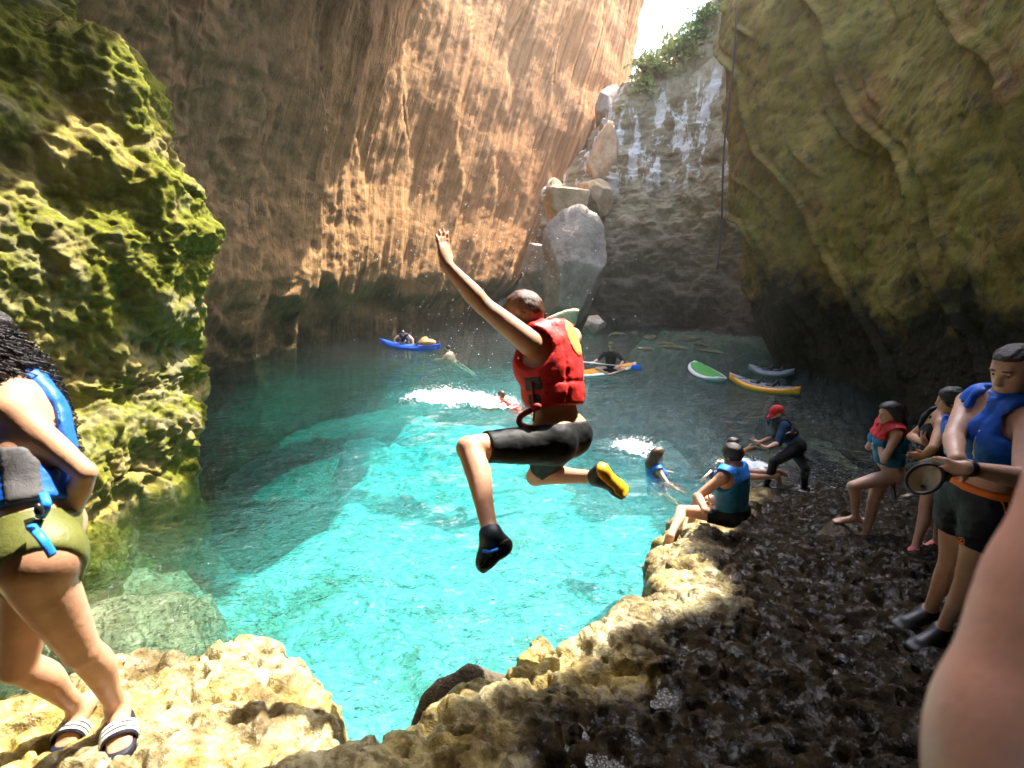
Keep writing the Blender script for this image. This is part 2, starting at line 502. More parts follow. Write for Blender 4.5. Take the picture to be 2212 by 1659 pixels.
def disp_pillar(g, uv):
    d = .40 * fbm(g * .45, 3) + .20 * fbm(g * V(1.1, 1.1, .9) + 9, 4, .5) + .05 * ridged(g * 2.6, 4, .55)
    f1, f2 = worley(g * V(.55, .55, .42) + .35 * gnoise(g * .9)[..., None])
    d -= .16 * sstep(.07, .0, f2 - f1) * sstep(-.1, .5, gnoise(g * .6 + 3))
    d += .10 * np.abs(fbm(g * 3.1 + 2, 4, .55)) - .12 * sstep(.25, .6, gnoise(g * 1.9 + 50))
    d += .028 * fbm(g * 7, 4)
    return d
cliff('rock_pillar', PILLAR, 420, 520, disp_pillar, M['pillar'], 'bulging mossy green rock wall beside the left of the pool')

# back wall
BACK = []
for px_b, px_m, px_t, yt, d in ((1160, 1180, 1210, 430, 35.5), (1300, 1325, 1345, 215, 33.5), (1400, 1410, 1405, 165, 33), (1480, 1490, 1490, 130, 32), (1570, 1570, 1560, 10, 30), (1690, 1680, 1650, -60, 27), (1860, 1850, 1800, -60, 25)):
    b, m, t = P(px_b, 690, d), P(px_m, 440, d + .3), P(px_t, yt, d + 1.0)
    b[2] = -4
    mid = P(px_b, 600, d)
    BACK.append([b, mid, m, m * .5 + t * .5 + V(0, -.2, 0), t, t + V(0.5, 2.2, .6), t + V(3.0, 9, 1.5)])
def disp_back(g, uv):
    d = .5 * fbm(g * .25, 3) + .22 * fbm(g * .9, 4) + .10 * ridged(g * V(1.2, 1.2, 2.6), 3)
    k = g[..., 2] * .32 + .5 * fbm(g * .35 + 2, 2)
    shelf = (k % 1.0)
    d += .35 * sstep(.0, .85, shelf) * sstep(1.0, .9, shelf)
    return d + .5 * sstep(5.2, 6.4, g[..., 2]) * sstep(11.6, 10.0, g[..., 2])
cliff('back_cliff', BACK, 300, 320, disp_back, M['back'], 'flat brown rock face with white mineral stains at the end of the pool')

# right wall, leaning over the ledge
def rcol(b, m1, m2, t):
    return [V(b[0], b[1], -3.5), V(*b), V(*m1), V(*m2), V(*t)]
e0, e1, e2, e3 = P(1690, 770, 19.5), P(1625, 560, 19.6), P(1585, 270, 19.8), P(1592, 0, 20.2)
RIGHT = [
    rcol((17, 24, 0), (16, 25, 5), (14.5, 26, 10), (13, 27, 16)),
    rcol(e0 + V(2.2, 2.5, 0), e1 + V(2.0, 2.8, 0), e2 + V(1.8, 3, 0), e3 + V(1.6, 3, 2.6)),
    rcol(e0, e1, e2, e3 + (e3 - e2) * .25 + V(0, 0, .6)),
    rcol((10.2, 14.5, -.1), (10.0, 15, 4), (10.0, 15.3, 8.5), (10.5, 15.5, 12.5)),
    rcol((9.6, 10.5, .2), (9.4, 11, 4), (9.3, 11, 8.5), (9.5, 10.9, 13)),
    rcol((9.0, 7.5, .3), (8.6, 7.5, 4), (8.2, 7.5, 8.5), (7.9, 7.4, 13)),
    rcol((8.0, 3.5, .4), (7.6, 3.5, 4), (6.8, 3.5, 8.5), (5.4, 4.2, 13)),
    rcol((7.4, -1.5, .4), (7.0, -1.5, 4), (5.6, -1, 8.5), (2.4, 0, 14)),
    rcol((5.0, -6, .4), (4.6, -5.6, 4), (3.4, -4.6, 8.5), (1.0, -2, 14)),
    rcol((0, -8, .4), (0, -7.5, 4), (0, -6, 8.5), (-.5, -2.5, 14)),
    rcol((-6, -7, .4), (-6, -6.5, 4), (-5.5, -5, 8.5), (-3, -2, 14)),
    rcol((-11, -2, .4), (-11, -2, 4), (-10, -1.5, 8.5), (-6, 0, 14)),
]
def disp_right(g, uv):
    d = .40 * fbm(g * .2, 2) + .11 * fbm(g * .75 + 3, 5, .5) + .04 * ridged(g * 1.6, 4)
    a = uv[..., 0] * .26 + uv[..., 1] * .21 + .35 * gnoise(g * .22)
    slab = np.abs((a % 1.0) - .5) * 2
    slab2 = np.abs(((a * 2.37 + .3) % 1.0) - .5) * 2
    d += .42 * (a % 1.0 - .5) * (1 - sstep(.80, 1, slab)) - .40 * sstep(.87, 1.0, slab) - .25 * sstep(.84, 1.0, slab2) * sstep(-.2, .2, gnoise(g * .4 + 6))
    return -d
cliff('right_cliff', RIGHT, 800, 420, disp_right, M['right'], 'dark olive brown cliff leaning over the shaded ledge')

# unseen roof slab added above the frame to shade all but a sunlit hole
def in_poly(x, y, poly):
    ins = np.zeros(x.shape, bool)
    n = len(poly)
    for i in range(n):
        x1, y1 = poly[i]; x2, y2 = poly[(i + 1) % n]
        if y1 == y2: continue
        c = (y1 > y) != (y2 > y)
        ins ^= c & (x < (x2 - x1) * (y - y1) / (y2 - y1) + x1)
    return ins
def poly_dist(x, y, poly):
    best = np.full(x.shape, 1e9)
    n = len(poly)
    for i in range(n):
        x1, y1 = poly[i]; x2, y2 = poly[(i + 1) % n]
        dx, dy = x2 - x1, y2 - y1
        t = np.clip(((x - x1) * dx + (y - y1) * dy) / (dx * dx + dy * dy + 1e-9), 0, 1)
        best = np.minimum(best, np.hypot(x - x1 - t * dx, y - y1 - t * dy))
    return np.where(in_poly(x, y, poly), best, -best)
def shift(x, y, zc, z0=0.0):
    k = (zc - z0) / SUN_DIR[2]
    return (x + k * SUN_DIR[0], y + k * SUN_DIR[1])
def lit(px, py, zc, z0=0.0):
    q = W(px, py, z0)
    return shift(q[0], q[1], zc, z0)
# the hole is traced back along the sun from the wanted lit outline
HOLE = [lit(790, 1650, 12.4, 1.35), lit(1240, 1490, 12.4, 1.1), lit(1515, 1440, 13.6, 1.0), lit(1535, 1190, 14.0, .7), lit(1600, 930, 14.2), (10.4, 18), (9.6, 22.5), (14, 27), (20, 60), (-3, 60), (-4, 34), (-3, 28.5), (-1, 25.6),
        (3.6, 24.6), lit(930, 845, 14.5), lit(700, 930, 13.6), lit(520, 1040, 13.0), (-.6, 14.6), (-4.5, 17.2), (-8.5, 16.8), (-8.5, 14.0), (-3.6, 13.0), (-2.2, 11.2), (-2.6, 9.2), (-1.7, 7.6), (-1.4, 6.2), (-1.2, 5.6), (.6, 4.0), (2.6, 3.7), (3.9, 4.5)]
def build_shade_roof():
    nx, ny = 260, 270
    x, y = np.meshgrid(np.linspace(-24, 28, nx), np.linspace(-14, 38, ny), indexing='ij')
    p = np.stack([x, y, 0 * x], -1)
    z = 12.4 + np.clip(y - 13, 0, None) * .38 + 1.0 * fbm(p * .3, 4) + .35 * fbm(p * 1.1 + 4, 3)
    wa = .2 + .4 * sstep(7.5, 10, y)
    wx, wy = x + wa * fbm(p * .7 + 3, 3), y + wa * fbm(p * .7 + 31, 3)
    d = poly_dist(wx, wy, HOLE)
    z = z + .3 * sstep(-2, 0, d)
    keep = (d < 0)
    f = grid_faces(nx, ny)
    kf = keep.ravel()[f].all(1)
    lo = np.stack([x, y, z], -1).reshape(-1, 3)
    hi = lo + V(0, 0, 1.6) + np.stack([0 * x, 0 * y, 1.5 * sstep(-4, -.5, -np.abs(d)) * 0 + .8 * fbm(p * .5, 3)], -1).reshape(-1, 3)
    n = len(lo)
    f1 = f[kf]
    f2 = f1[:, ::-1] + n
    # rim faces between the underside and the top
    e = np.concatenate([f1[:, [0, 1]], f1[:, [1, 2]], f1[:, [2, 3]], f1[:, [3, 0]]])
    key = np.sort(e, 1); key = key[:, 0].astype(np.int64) * (2 * n) + key[:, 1]
    u, inv, cnt = np.unique(key, return_inverse=True, return_counts=True)
    b = e[cnt[inv] == 1]
    rim = np.stack([b[:, 1], b[:, 0], b[:, 0] + n, b[:, 1] + n], 1)
    o = mesh('shade_roof', np.concatenate([lo, hi]), np.concatenate([f1, f2, rim]), M['right'], uv=np.concatenate([lo[:, :2], lo[:, :2]]))
    tag(o, 'added unseen rock roof that shades the scene, its hole shaping the sunlight', kind='structure')
build_shade_roof()

# ------------------------------------------------------------------ ledge, sea floor, water
EDGE = [(1760, 985), (1650, 1010), (1585, 1075), (1520, 1105), (1458, 1128), (1440, 1165), (1428, 1200), (1424, 1262), (1446, 1290), (1425, 1325), (1372, 1312), (1325, 1325), (1300, 1372), (1240, 1400),
        (1190, 1402), (1165, 1385), (1140, 1420), (1055, 1462), (1005, 1500), (975, 1500), (915, 1568), (860, 1600), (815, 1640), (790, 1690),
        (762, 1690), (742, 1625), (716, 1560), (690, 1500), (655, 1440), (610, 1402), (565, 1388), (520, 1400), (445, 1422), (420, 1450), (360, 1442), (300, 1436), (200, 1470), (100, 1490), (0, 1515), (-300, 1560)]
EPOLY = [tuple(L(*q)[:2]) for q in EDGE]
EPOLY = [(10.5, 11.0), (7, 9.6)] + EPOLY + [(-4.5, 1.0), (-4.5, -4), (12, -4)]
def ledge_height(x, y, want_d=False):
    p = np.stack([x, y, 0 * x], -1)
    d = poly_dist(x, y, EPOLY) + .07 * fbm(p * 2.6, 3) + .03 * gnoise(p * 9)
    top = np.minimum(ledge_z(y), 1.62) + .06 * fbm(p * .9 + 5, 3)
    top = np.where(y > 7.0, np.maximum(top, -.25 - .12 * (y - 7)), top)
    drop = sstep(.02, -.30, d) * (top + .9) + sstep(-.2, -1.6, d) * 2.4
    h = top - drop + .05 * sstep(0, .25, d) * sstep(.7, .25, d)
    return (h, d) if want_d else h
def build_ledge():
    nu, nv = 760, 680
    yv = .25 * (14 / .25) ** np.linspace(0, 1, nv)
    uvv = np.linspace(-1.75, 1.6, nu)
    y = np.broadcast_to(yv[None, :], (nu, nv)).copy()
    x = uvv[:, None] * (yv[None, :] * .93 + .35)
    h, d = ledge_height(x, y, True)
    g = np.stack([x, y, h], -1)
    n = grid_normals(g)
    q = g + .05 * np.stack([gnoise(g * 6), gnoise(g * 6 + 7), gnoise(g * 6 + 13)], -1)
    f1, f2 = worley(q * V(9.5, 9.5, 6))
    f3, f4 = worley(q * V(4.2, 4.2, 3.0) + 4)
    lumps = .040 * np.sqrt(np.clip(1 - (f1 / .78) ** 2, 0, 1)) + .095 * np.sqrt(np.clip(1 - (f3 / .85) ** 2, 0, 1)) * sstep(-.5, .3, gnoise(g * 2.1 + 6))
    holes = .06 * sstep(.35, .62, gnoise(g * 5.5 + 20)) + .05 * sstep(.3, .55, gnoise(g * 2.2 + 40))
    rise = sstep(7.6, 5.5, y) * .6 + .4
    f5, f6 = worley(q * V(17, 17, 12) + 9)
    fine = .020 * np.sqrt(np.clip(1 - (f5 / .8) ** 2, 0, 1)) - .055 * sstep(.12, .42, gnoise(g * 11 + 3))
    g = g + n * ((lumps - .05 - holes + fine) * rise + .012 * fbm(g * 15, 3))[..., None]
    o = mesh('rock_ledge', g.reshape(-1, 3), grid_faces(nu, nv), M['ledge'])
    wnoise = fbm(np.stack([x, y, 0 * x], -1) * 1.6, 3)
    weed = sstep(.20, .50, d + .30 * wnoise) * sstep(-.9, -.3, x - .10 * (y - 2.0) + .25 * wnoise) * .97  # where shade is painted onto the flat of the ledge
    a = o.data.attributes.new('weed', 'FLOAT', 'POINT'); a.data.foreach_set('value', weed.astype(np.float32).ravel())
    tag(o, 'pitted limestone ledge, sunlit and yellow at its rim, wet and painted darker for shade behind', kind='structure')
    return o
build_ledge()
def build_floor():
    nx, ny = 300, 320
    x, y = np.meshgrid(np.linspace(-20, 22, nx), np.linspace(-1, 44, ny), indexing='ij')
    p = np.stack([x, y, 0 * x], -1)
    z = -2.35 - .9 * sstep(7, 22, y) + .35 * fbm(p * .35, 3) + .10 * fbm(p * 1.3, 3)
    deep = np.maximum(sstep(5.0, 8.0, x + .6 * fbm(p * .5, 2) - .06 * (y - 8)), np.maximum(sstep(20, 27, y + .25 * x + 1.5 * fbm(p * .3, 2)), sstep(-4.0, -7.0, x + .6 * fbm(p * .5, 2)) * sstep(8.0, 13, y)))
    z = z - 3.0 * deep
    rk = .9 * deep  # dark cliff reflection of right and back water put into the floor colour
    for px, py, zz, r in ((300, 1330, -.7, 1.0), (180, 1390, -.55, .9), (380, 1400, -.8, .8), (240, 1270, -1.0, 1.2), (330, 1180, -1.7, 1.3), (80, 1420, -.6, 1.0), (1120, 1130, -2.0, .9), (780, 960, -2.3, 1.8)):
        c = W(px, py, zz)
        rr = np.hypot(x - c[0], y - c[1]) / r * (1 + .35 * fbm(p * 1.6 + zz, 2))
        b = sstep(1.15, .2, rr)
        z = np.maximum(z, z + (zz - z) * b)
        if zz > -1.9: rk = np.maximum(rk, sstep(1.2, .8, rr))
    for (cx, cy_, zz, r) in ((13, 29, -.35, 8.0),):
        rr = np.hypot(x - cx, (y - cy_) * 1.4) / r * (1 + .3 * fbm(p * .5, 2))
        z = np.maximum(z, z + (zz - z) * sstep(1.2, .5, rr)); rk = np.maximum(rk, sstep(1.2, .8, rr))
    z = z + rk * .16 * ridged(p * 1.7, 3)
    o = mesh('sea_floor', np.stack([x, y, z], -1).reshape(-1, 3), grid_faces(nx, ny), M['floor'])
    a = o.data.attributes.new('rock', 'FLOAT', 'POINT'); a.data.foreach_set('value', rk.astype(np.float32).ravel())
    tag(o, 'pale sand and stones on the bottom of the pool', kind='structure')
build_floor()
def build_water():
    nx, ny = 260, 300
    yv = .3 * (46 / .3) ** np.linspace(0, 1, ny)
    u = np.linspace(-1.9, 1.9, nx)
    y = np.broadcast_to(yv[None, :], (nx, ny)).copy()
    x = u[:, None] * (yv[None, :] * .8 + 3.0)
    p = np.stack([x, y, 0 * x], -1)
    z = .035 * fbm(p * .8, 3) + .02 * gnoise(p * 2.4)
    o = mesh('water', np.stack([x, y, z], -1).reshape(-1, 3), grid_faces(nx, ny), M['water'])
    tag(o, 'clear turquoise water of the pool', kind='structure')
build_water()

# pools of water left standing in the hollows of the ledge
def mat_puddle():
    t = NT('standing_water'); c = t.coord()
    nb = t.bump(t.noise(c, 16, 4, .6), .9, .05)
    return t.principled((.03, .026, .018), .02, nb, Specular_IOR_Level=.6)
M['puddle'] = mat_puddle()
def puddle(px, py, r, sx, seed, label):
    c = L(px, py)
    k, v = 40, []
    for i in range(k):
        a = 2 * math.pi * i / k
        q = V(math.cos(a) * sx, math.sin(a), 0)
        rr = r * (1 + .75 * float(fbm((q * .9 + seed)[None], 3)[0]))
        v.append(V(c[0] + q[0] * rr, c[1] + q[1] * rr, 0))
    v = np.array(v)
    z = ledge_height(v[:, 0], v[:, 1]).min() + .022
    v[:, 2] = z
    o = mesh('puddle', np.concatenate([v, [[c[0], c[1], z]]]), [(i, (i + 1) % k, k) for i in range(k)], M['puddle'])
    tag(o, label, kind='structure')
puddle(1262, 1440, .20, 1.3, 1, 'puddle on the sunlit rim of the ledge')
puddle(1235, 1580, .07, .8, 5, 'puddle on the dark ledge below the sunlit rim')
puddle(1310, 1645, .06, 1.4, 12, 'puddle on the dark ledge nearest the camera')
puddle(1560, 1435, .10, 1.5, 15, 'puddle in the shade right of the rim')
puddle(1440, 1510, .07, 1.0, 19, 'small round puddle in the shade')
# ------------------------------------------------------------------ boulders
def cube_sphere(n):
    vs, fs, off = [], [], 0
    t = np.linspace(-1, 1, n)
    a, b = np.meshgrid(t, t, indexing='ij')
    for ax in range(3):
        for sg in (-1, 1):
            g = np.zeros((n, n, 3))
            g[..., ax] = sg; g[..., (ax + 1) % 3] = a * 1.0; g[..., (ax + 2) % 3] = b * sg
            vs.append(g.reshape(-1, 3)); fs.append(grid_faces(n, n) + off); off += n * n
    v = np.concatenate(vs); f = np.concatenate(fs)
    key = np.round(v * 1000).astype(int)
    _, idx, inv = np.unique(key, axis=0, return_index=True, return_inverse=True)
    v = v[idx]; f = inv.ravel()[f]
    return v / np.linalg.norm(v, axis=1)[:, None], f
CS = {n: cube_sphere(n) for n in (8, 16, 34)}
def boulder(center, size, seed, mat, label, rot=0.0, n=34, facets=15, rough=.03, name='boulder', group=None, tilt=0.0):
    d, f = CS[n]
    rs = np.random.RandomState(seed)
    pn = rs.normal(size=(facets, 3)); pn /= np.linalg.norm(pn, axis=1)[:, None]
    off = rs.uniform(.50, .82, facets)
    dots = d @ pn.T
    r = np.min(np.where(dots > .05, off / np.maximum(dots, .05), 9), axis=1)
    r = np.minimum(r, 1.12)
    v = d * r[:, None]
    v = v * (1 + rough * fbm(v * 2.2 + seed * 3.1, 4)[:, None] * 1.6 + rough * .6 * ridged(v * 4 + seed, 3)[:, None] * .5)
    v = v * np.asarray(size) * .5 * 1.15
    c, s_ = math.cos(tilt), math.sin(tilt)
    v = v @ np.array([[c, 0, s_], [0, 1, 0], [-s_, 0, c]]).T
    c, s_ = math.cos(rot), math.sin(rot)
    v = v @ np.array([[c, -s_, 0], [s_, c, 0], [0, 0, 1]]).T
    o = mesh(name, v, f, mat)
    o.location = center
    return tag(o, label, 'boulder' if name == 'boulder' else 'rock', group)
def mat_boulder(name, a, b, c_):
    t = NT(name); c = t.coord()
    n = t.noise(c, .9, 7, .68); f = t.noise(c, 5, 6, .7)
    col = t.ramp(n, [(.3, a), (.5, b), (.72, c_)])
    return t.principled(col, .85, t.bump(t.math('ADD', n, f), .7, .12))
M['tan_rock'] = mat_boulder('tan_boulder', (.28, .17, .08), (.50, .33, .17), (.62, .48, .32))
M['grey_rock'] = mat_boulder('grey_boulder', (.17, .14, .11), (.32, .26, .20), (.48, .41, .33))
M['pale_rock'] = mat_boulder('pale_boulder', (.34, .29, .12), (.58, .52, .30), (.70, .66, .45))
M['moss_rock'] = mat_boulder('mossy_stone', (.03, .032, .012), (.075, .07, .025), (.16, .135, .05))
M['dark_rock'] = mat_boulder('dark_boulder', (.05, .04, .025), (.10, .075, .045), (.17, .13, .08))
BG = 'boulders piled in the gap between the cliffs'
for px, py, d, sx, sy, sz, sd, mt, rot, tl, lab in (
    (1232, 590, 31.0, 3.7, 3.2, 6.2, 3, 'grey_rock', .3, .06, 'big upright grey boulder standing in the water below the gap between the cliffs'),
    (1226, 446, 32.0, 3.5, 3.2, 3.4, 5, 'tan_rock', .8, .3, 'tan angular boulder wedged on top of the big grey boulder'),
    (1284, 430, 33.2, 2.7, 2.6, 3.0, 8, 'tan_rock', .2, -.2, 'orange boulder with a sunlit top edge beside the flat back cliff'),
    (1302, 350, 34.0, 2.3, 2.6, 4.0, 12, 'tan_rock', .5, .2, 'upright pinkish slab leaning between the left cliff and the back cliff'),
    (1330, 300, 34.6, 1.9, 2.2, 2.6, 15, 'grey_rock', 1.1, 0.0, 'small upper boulder under the plants of the gap'),
    (1318, 240, 36.2, 2.3, 2.6, 3.6, 17, 'grey_rock', .4, .1, 'topmost dark boulder jammed below the strip of sky'),
    (1170, 575, 33.0, 2.6, 2.6, 4.2, 21, 'grey_rock', .9, 0.0, 'small brown boulder against the foot of the left cliff'),
    (1250, 520, 34.5, 3.6, 2.6, 5.0, 23, 'grey_rock', .2, 0.0, 'shadowed boulder behind the big grey boulder'),
    (1283, 706, 28.5, 1.8, 1.6, 1.5, 29, 'grey_rock', .2, 0.0, 'low rounded brown rock at the waterline right of the pale slab'),
    (1105, 690, 36.0, 5.0, 3.0, 6.5, 37, 'grey_rock', .1, 0.0, 'dark rock filling the corner at the water behind the jumper'),
    (1140, 640, 34.5, 3.0, 2.5, 4.5, 33, 'grey_rock', .2, 0.0, 'shaded rock at the waterline under the end of the left cliff'),
):
    boulder(P(px, py, d), (sx, sy, sz), sd, M[mt], lab, rot, tilt=tl, group=BG)
# the pale pointed slab behind the jumper
def slab_rock():
    o = P(1212, 690, 24.0)
    v = [P(1172, 704, 24.3), P(1182, 688, 24.0), P(1214, 671, 23.8), P(1250, 667, 23.6), P(1247, 686, 23.7), P(1238, 712, 24.0), P(1210, 735, 24.2), P(1178, 735, 24.3)]
    c = sum(v) / len(v)
    n = 9
    pts, faces = [], []
    for k, (sc, dy) in enumerate(((.0, -.28), (.45, -.26), (.78, -.22), (.96, -.08), (1.0, .15), (.9, .75), (.0, .9))):
        ring = catmull(np.array(v + v[:1]), 41)[:-1]
        pts.append(c + (ring - c) * sc + V(0, dy, -dy * .25))
    g = np.array(pts)
    g = g + .07 * np.stack([fbm(g * 2.2, 3), fbm(g * 2.2 + 9, 3), fbm(g * 2.2 + 19, 3)], -1)
    nr, m = g.shape[:2]
    f = [(i * m + j, i * m + (j + 1) % m, (i + 1) * m + (j + 1) % m, (i + 1) * m + j) for i in range(nr - 1) for j in range(m)]
    ob = mesh('rock_slab', g.reshape(-1, 3), np.array(f), M['pale_rock'])
    tag(ob, 'pale yellow pointed rock slab jutting up from the water behind the jumper', 'rock')
slab_rock()
# stones just breaking the surface in the dark far corner
for k, (px, py, w, h, lab) in enumerate(((1335, 724, 1.2, .30, 'mossy stone farthest left in the dark shallow below the back cliff'), (1368, 720, .8, .22, 'small stone next to the leftmost one below the back cliff'), (1405, 728, 1.3, .26, 'broad flat stone in the middle of the dark shallow'),
        (1432, 742, 1.0, .22, 'low stone nearest the camera left of the middle of the dark shallow'), (1462, 752, 1.2, .24, 'flat yellowish stone just behind the white paddleboard'), (1490, 732, 1.3, .34, 'tallest mossy stone at the right of the dark shallow'),
        (1515, 745, .9, .22, 'small stone in front of the tallest mossy stone'), (1540, 760, 1.1, .22, 'rightmost stone of the dark shallow, towards the right cliff'), (1395, 755, .8, .18, 'lone stone out in the water in front of the others'))):
    c = W(px, py, -.03)
    boulder(c, (w, w * .7, h), 50 + k, M['moss_rock'], lab, k * .7, n=16, name='stone', group='stones in the dark shallow corner')
# dark lower rock seen under the sunlit rim of the ledge
c = L(1075, 1432)
boulder(V(c[0] - .02, c[1] + .10, .42), (1.25, .5, 1.30), 63, M['dark_rock'], 'dark brown wet rock standing in the water against the sunlit rim of the ledge', .45, name='rock')
c = L(1205, 1378)
boulder(V(c[0] + .03, c[1] + .08, .50), (.62, .4, 1.25), 66, M['dark_rock'], 'small dark wet rock in the notch of the ledge rim', .2, n=16, name='rock')

# ------------------------------------------------------------------ plants at the top of the gap
M['leaf'] = plain('leaf_green', (.16, .22, .05), .6, .5, 3)
M['dry_leaf'] = plain('leaf_yellow_green', (.34, .34, .10), .6, .4, 3)
M['stem'] = plain('stem_brown', (.12, .08, .04), .8)
def bush(px, py, d, r, seed, label, mat, drop=0.0):
    rs = np.random.RandomState(seed)
    c = P(px, py, d)
    t = empty('bush', c, label, 'bush', 'plants growing at the top of the gap')
    st = MB()
    v, f = [], []
    for b in range(26):
        a = rs.uniform(0, 2 * math.pi); el = rs.uniform(-.15, 1.2)
        ln = r * rs.uniform(.5, 1.15)
        dirv = V(math.cos(a) * math.cos(el), math.sin(a) * math.cos(el) * .8, math.sin(el))
        pts = [c + dirv * ln * q + V(0, 0, -drop * r * q * q - .25 * r * q * q) for q in np.linspace(0, 1, 5)]
        st.tube(pts, [.022, .02, .015, .012, .006], 4)
        for q in range(44):
            u = rs.uniform(.2, 1.05)
            i = min(int(u * 4), 3); p = pts[i] + (pts[i + 1] - pts[i]) * (u * 4 - i) + rs.normal(size=3) * r * .09
            L_ = r * rs.uniform(.10, .2); W_ = L_ * .32
            t1 = nrm(rs.normal(size=3) + dirv * .8 + V(0, 0, .3)); t2 = nrm(np.cross(t1, rs.normal(size=3)))
            k = len(v)
            v += [p, p + t1 * L_ * .5 + t2 * W_, p + t1 * L_, p + t1 * L_ * .5 - t2 * W_]
            f.append((k, k + 1, k + 2, k + 3))
    st.build('stem', M['stem'], t)
    mesh('leaves', np.array(v), np.array(f), mat, t, smooth=False)
bush(1465, 118, 32.6, 2.0, 1, 'bright green spiky bush on the top of the back cliff against the sky', M['dry_leaf'])
bush(1412, 145, 32.8, 1.6, 2, 'pale green bush at the left end of the plants on the back cliff', M['dry_leaf'])
bush(1505, 85, 32.2, 1.7, 3, 'green bush right of the spiky bush below the slope edge', M['leaf'])
bush(1528, 35, 31.2, 1.2, 4, 'green bush high on the slope at the top of the frame', M['leaf'])
bush(1388, 185, 33.2, 1.2, 5, 'small bush hanging in the narrow end of the gap', M['dry_leaf'], .5)
bush(1560, -10, 30.0, 1.0, 6, 'dark green bush above the hanging rope', M['leaf'])
bush(1350, 235, 34.0, .7, 7, 'lowest sunlit tuft among the boulders of the gap', M['dry_leaf'])

# rope
M['rope'] = plain('dark_rope', (.07, .05, .04), .9, .3, 60)
rp = MB()
r0, r1 = P(1590, 20, 19.0), P(1548, 585, 19.3)
rp.tube([r0 + (r1 - r0) * q + V(.06 * math.sin(q * 9), 0, 0) for q in np.linspace(0, 1, 24)], .035, 6)
rp.ball(r1 + V(0, 0, -.05), (.07, .07, .10), 8, 6)
o = rp.build('rope', M['rope'])
tag(o, 'long dark rope hanging down the corner between back cliff and right cliff', 'rope')
# ------------------------------------------------------------------ people: distance fields turned into one smooth surface
class Grid:
    def __init__(s, lo, hi, h):
        s.lo = np.asarray(lo, float); s.h = h
        s.n = np.maximum(4, np.ceil((np.asarray(hi) - s.lo) / h).astype(int) + 1)
        s.ax = [(s.lo[i] + h * np.arange(s.n[i])).astype(np.float32) for i in range(3)]
    def sub(s, lo, hi):
        r = []
        for i in range(3):
            a = int(np.clip(math.floor((lo[i] - s.lo[i]) / s.h), 0, s.n[i])); b = int(np.clip(math.ceil((hi[i] - s.lo[i]) / s.h) + 1, 0, s.n[i]))
            r.append(slice(a, b))
        return tuple(r)
    def xyz(s, sl=None):
        sl = sl or (slice(None),) * 3
        return s.ax[0][sl[0]][:, None, None], s.ax[1][sl[1]][None, :, None], s.ax[2][sl[2]][None, None, :]
    def pts(s):
        x, y, z = s.xyz()
        return np.stack(np.broadcast_arrays(x, y, z), -1)
    def plane(s, p, n):
        x, y, z = s.xyz(); n = nrm(n)
        return (x - p[0]) * n[0] + (y - p[1]) * n[1] + (z - p[2]) * n[2]
    def field(s, prims, grow=0.0):
        F = np.full(s.n, .25, np.float32)
        m = .07 + max(grow, 0)
        for q in prims:
            lo, hi = q.box()
            sl = s.sub(lo - m, hi + m)
            if any(a.stop <= a.start for a in sl): continue
            d = q.dist(*s.xyz(sl)) - grow
            f = F[sl]
            if q.neg:
                F[sl] = smax(f, -d, q.k)
            else:
                F[sl] = smin(f, d, q.k)
        return F
def smin(a, b, k):
    if k <= 0: return np.minimum(a, b)
    hh = np.clip(.5 + .5 * (b - a) / k, 0, 1)
    return b + (a - b) * hh - k * hh * (1 - hh)
def smax(a, b, k): return -smin(-a, -b, k)
class Cone:
    def __init__(s, a, b, ra, rb, k=.03, neg=False):
        s.a, s.b, s.ra, s.rb, s.k, s.neg = np.asarray(a, float), np.asarray(b, float), ra, rb, k, neg
    def box(s):
        r = max(s.ra, s.rb)
        return np.minimum(s.a, s.b) - r, np.maximum(s.a, s.b) + r
    def dist(s, x, y, z):
        d = s.b - s.a; L2 = max(d @ d, 1e-9)
        px, py, pz = x - s.a[0], y - s.a[1], z - s.a[2]
        t = np.clip((px * d[0] + py * d[1] + pz * d[2]) / L2, 0, 1)
        return np.sqrt((px - t * d[0]) ** 2 + (py - t * d[1]) ** 2 + (pz - t * d[2]) ** 2) - (s.ra + (s.rb - s.ra) * t)
class Chain:
    """a limb: one smooth line of spheres with a radius profile"""
    def __init__(s, pts, radii, k=.03, n=None, sharp=False):
        c = np.array([np.concatenate([p, [r]]) for p, r in zip(pts, radii)], float)
        c = catmull(c, n or (len(pts) - 1) * 4 + 1)
        s.p, s.r, s.k, s.neg = c[:, :3], c[:, 3], k, False
    def box(s): return (s.p - s.r[:, None]).min(0), (s.p + s.r[:, None]).max(0)
    def dist(s, x, y, z):
        out = None
        for i in range(len(s.p) - 1):
            d = Cone(s.p[i], s.p[i + 1], s.r[i], s.r[i + 1]).dist(x, y, z)
            out = d if out is None else np.minimum(out, d)
        return out
class Ell:
    def __init__(s, c, R, r, k=.03, neg=False):
        s.c, s.R, s.r, s.k, s.neg = np.asarray(c, float), np.asarray([nrm(q) for q in R]), np.asarray(r, float), k, neg
    def box(s):
        e = np.sqrt(((s.R * s.r[:, None]) ** 2).sum(0))
        return s.c - e, s.c + e
    def dist(s, x, y, z):
        px, py, pz = x - s.c[0], y - s.c[1], z - s.c[2]
        k0 = k1 = 0
        for i in range(3):
            q = px * s.R[i][0] + py * s.R[i][1] + pz * s.R[i][2]
            k0 = k0 + (q / s.r[i]) ** 2; k1 = k1 + (q / s.r[i] ** 2) ** 2
        k0 = np.sqrt(k0); k1 = np.sqrt(k1) + 1e-9
        return k0 * (k0 - 1) / k1
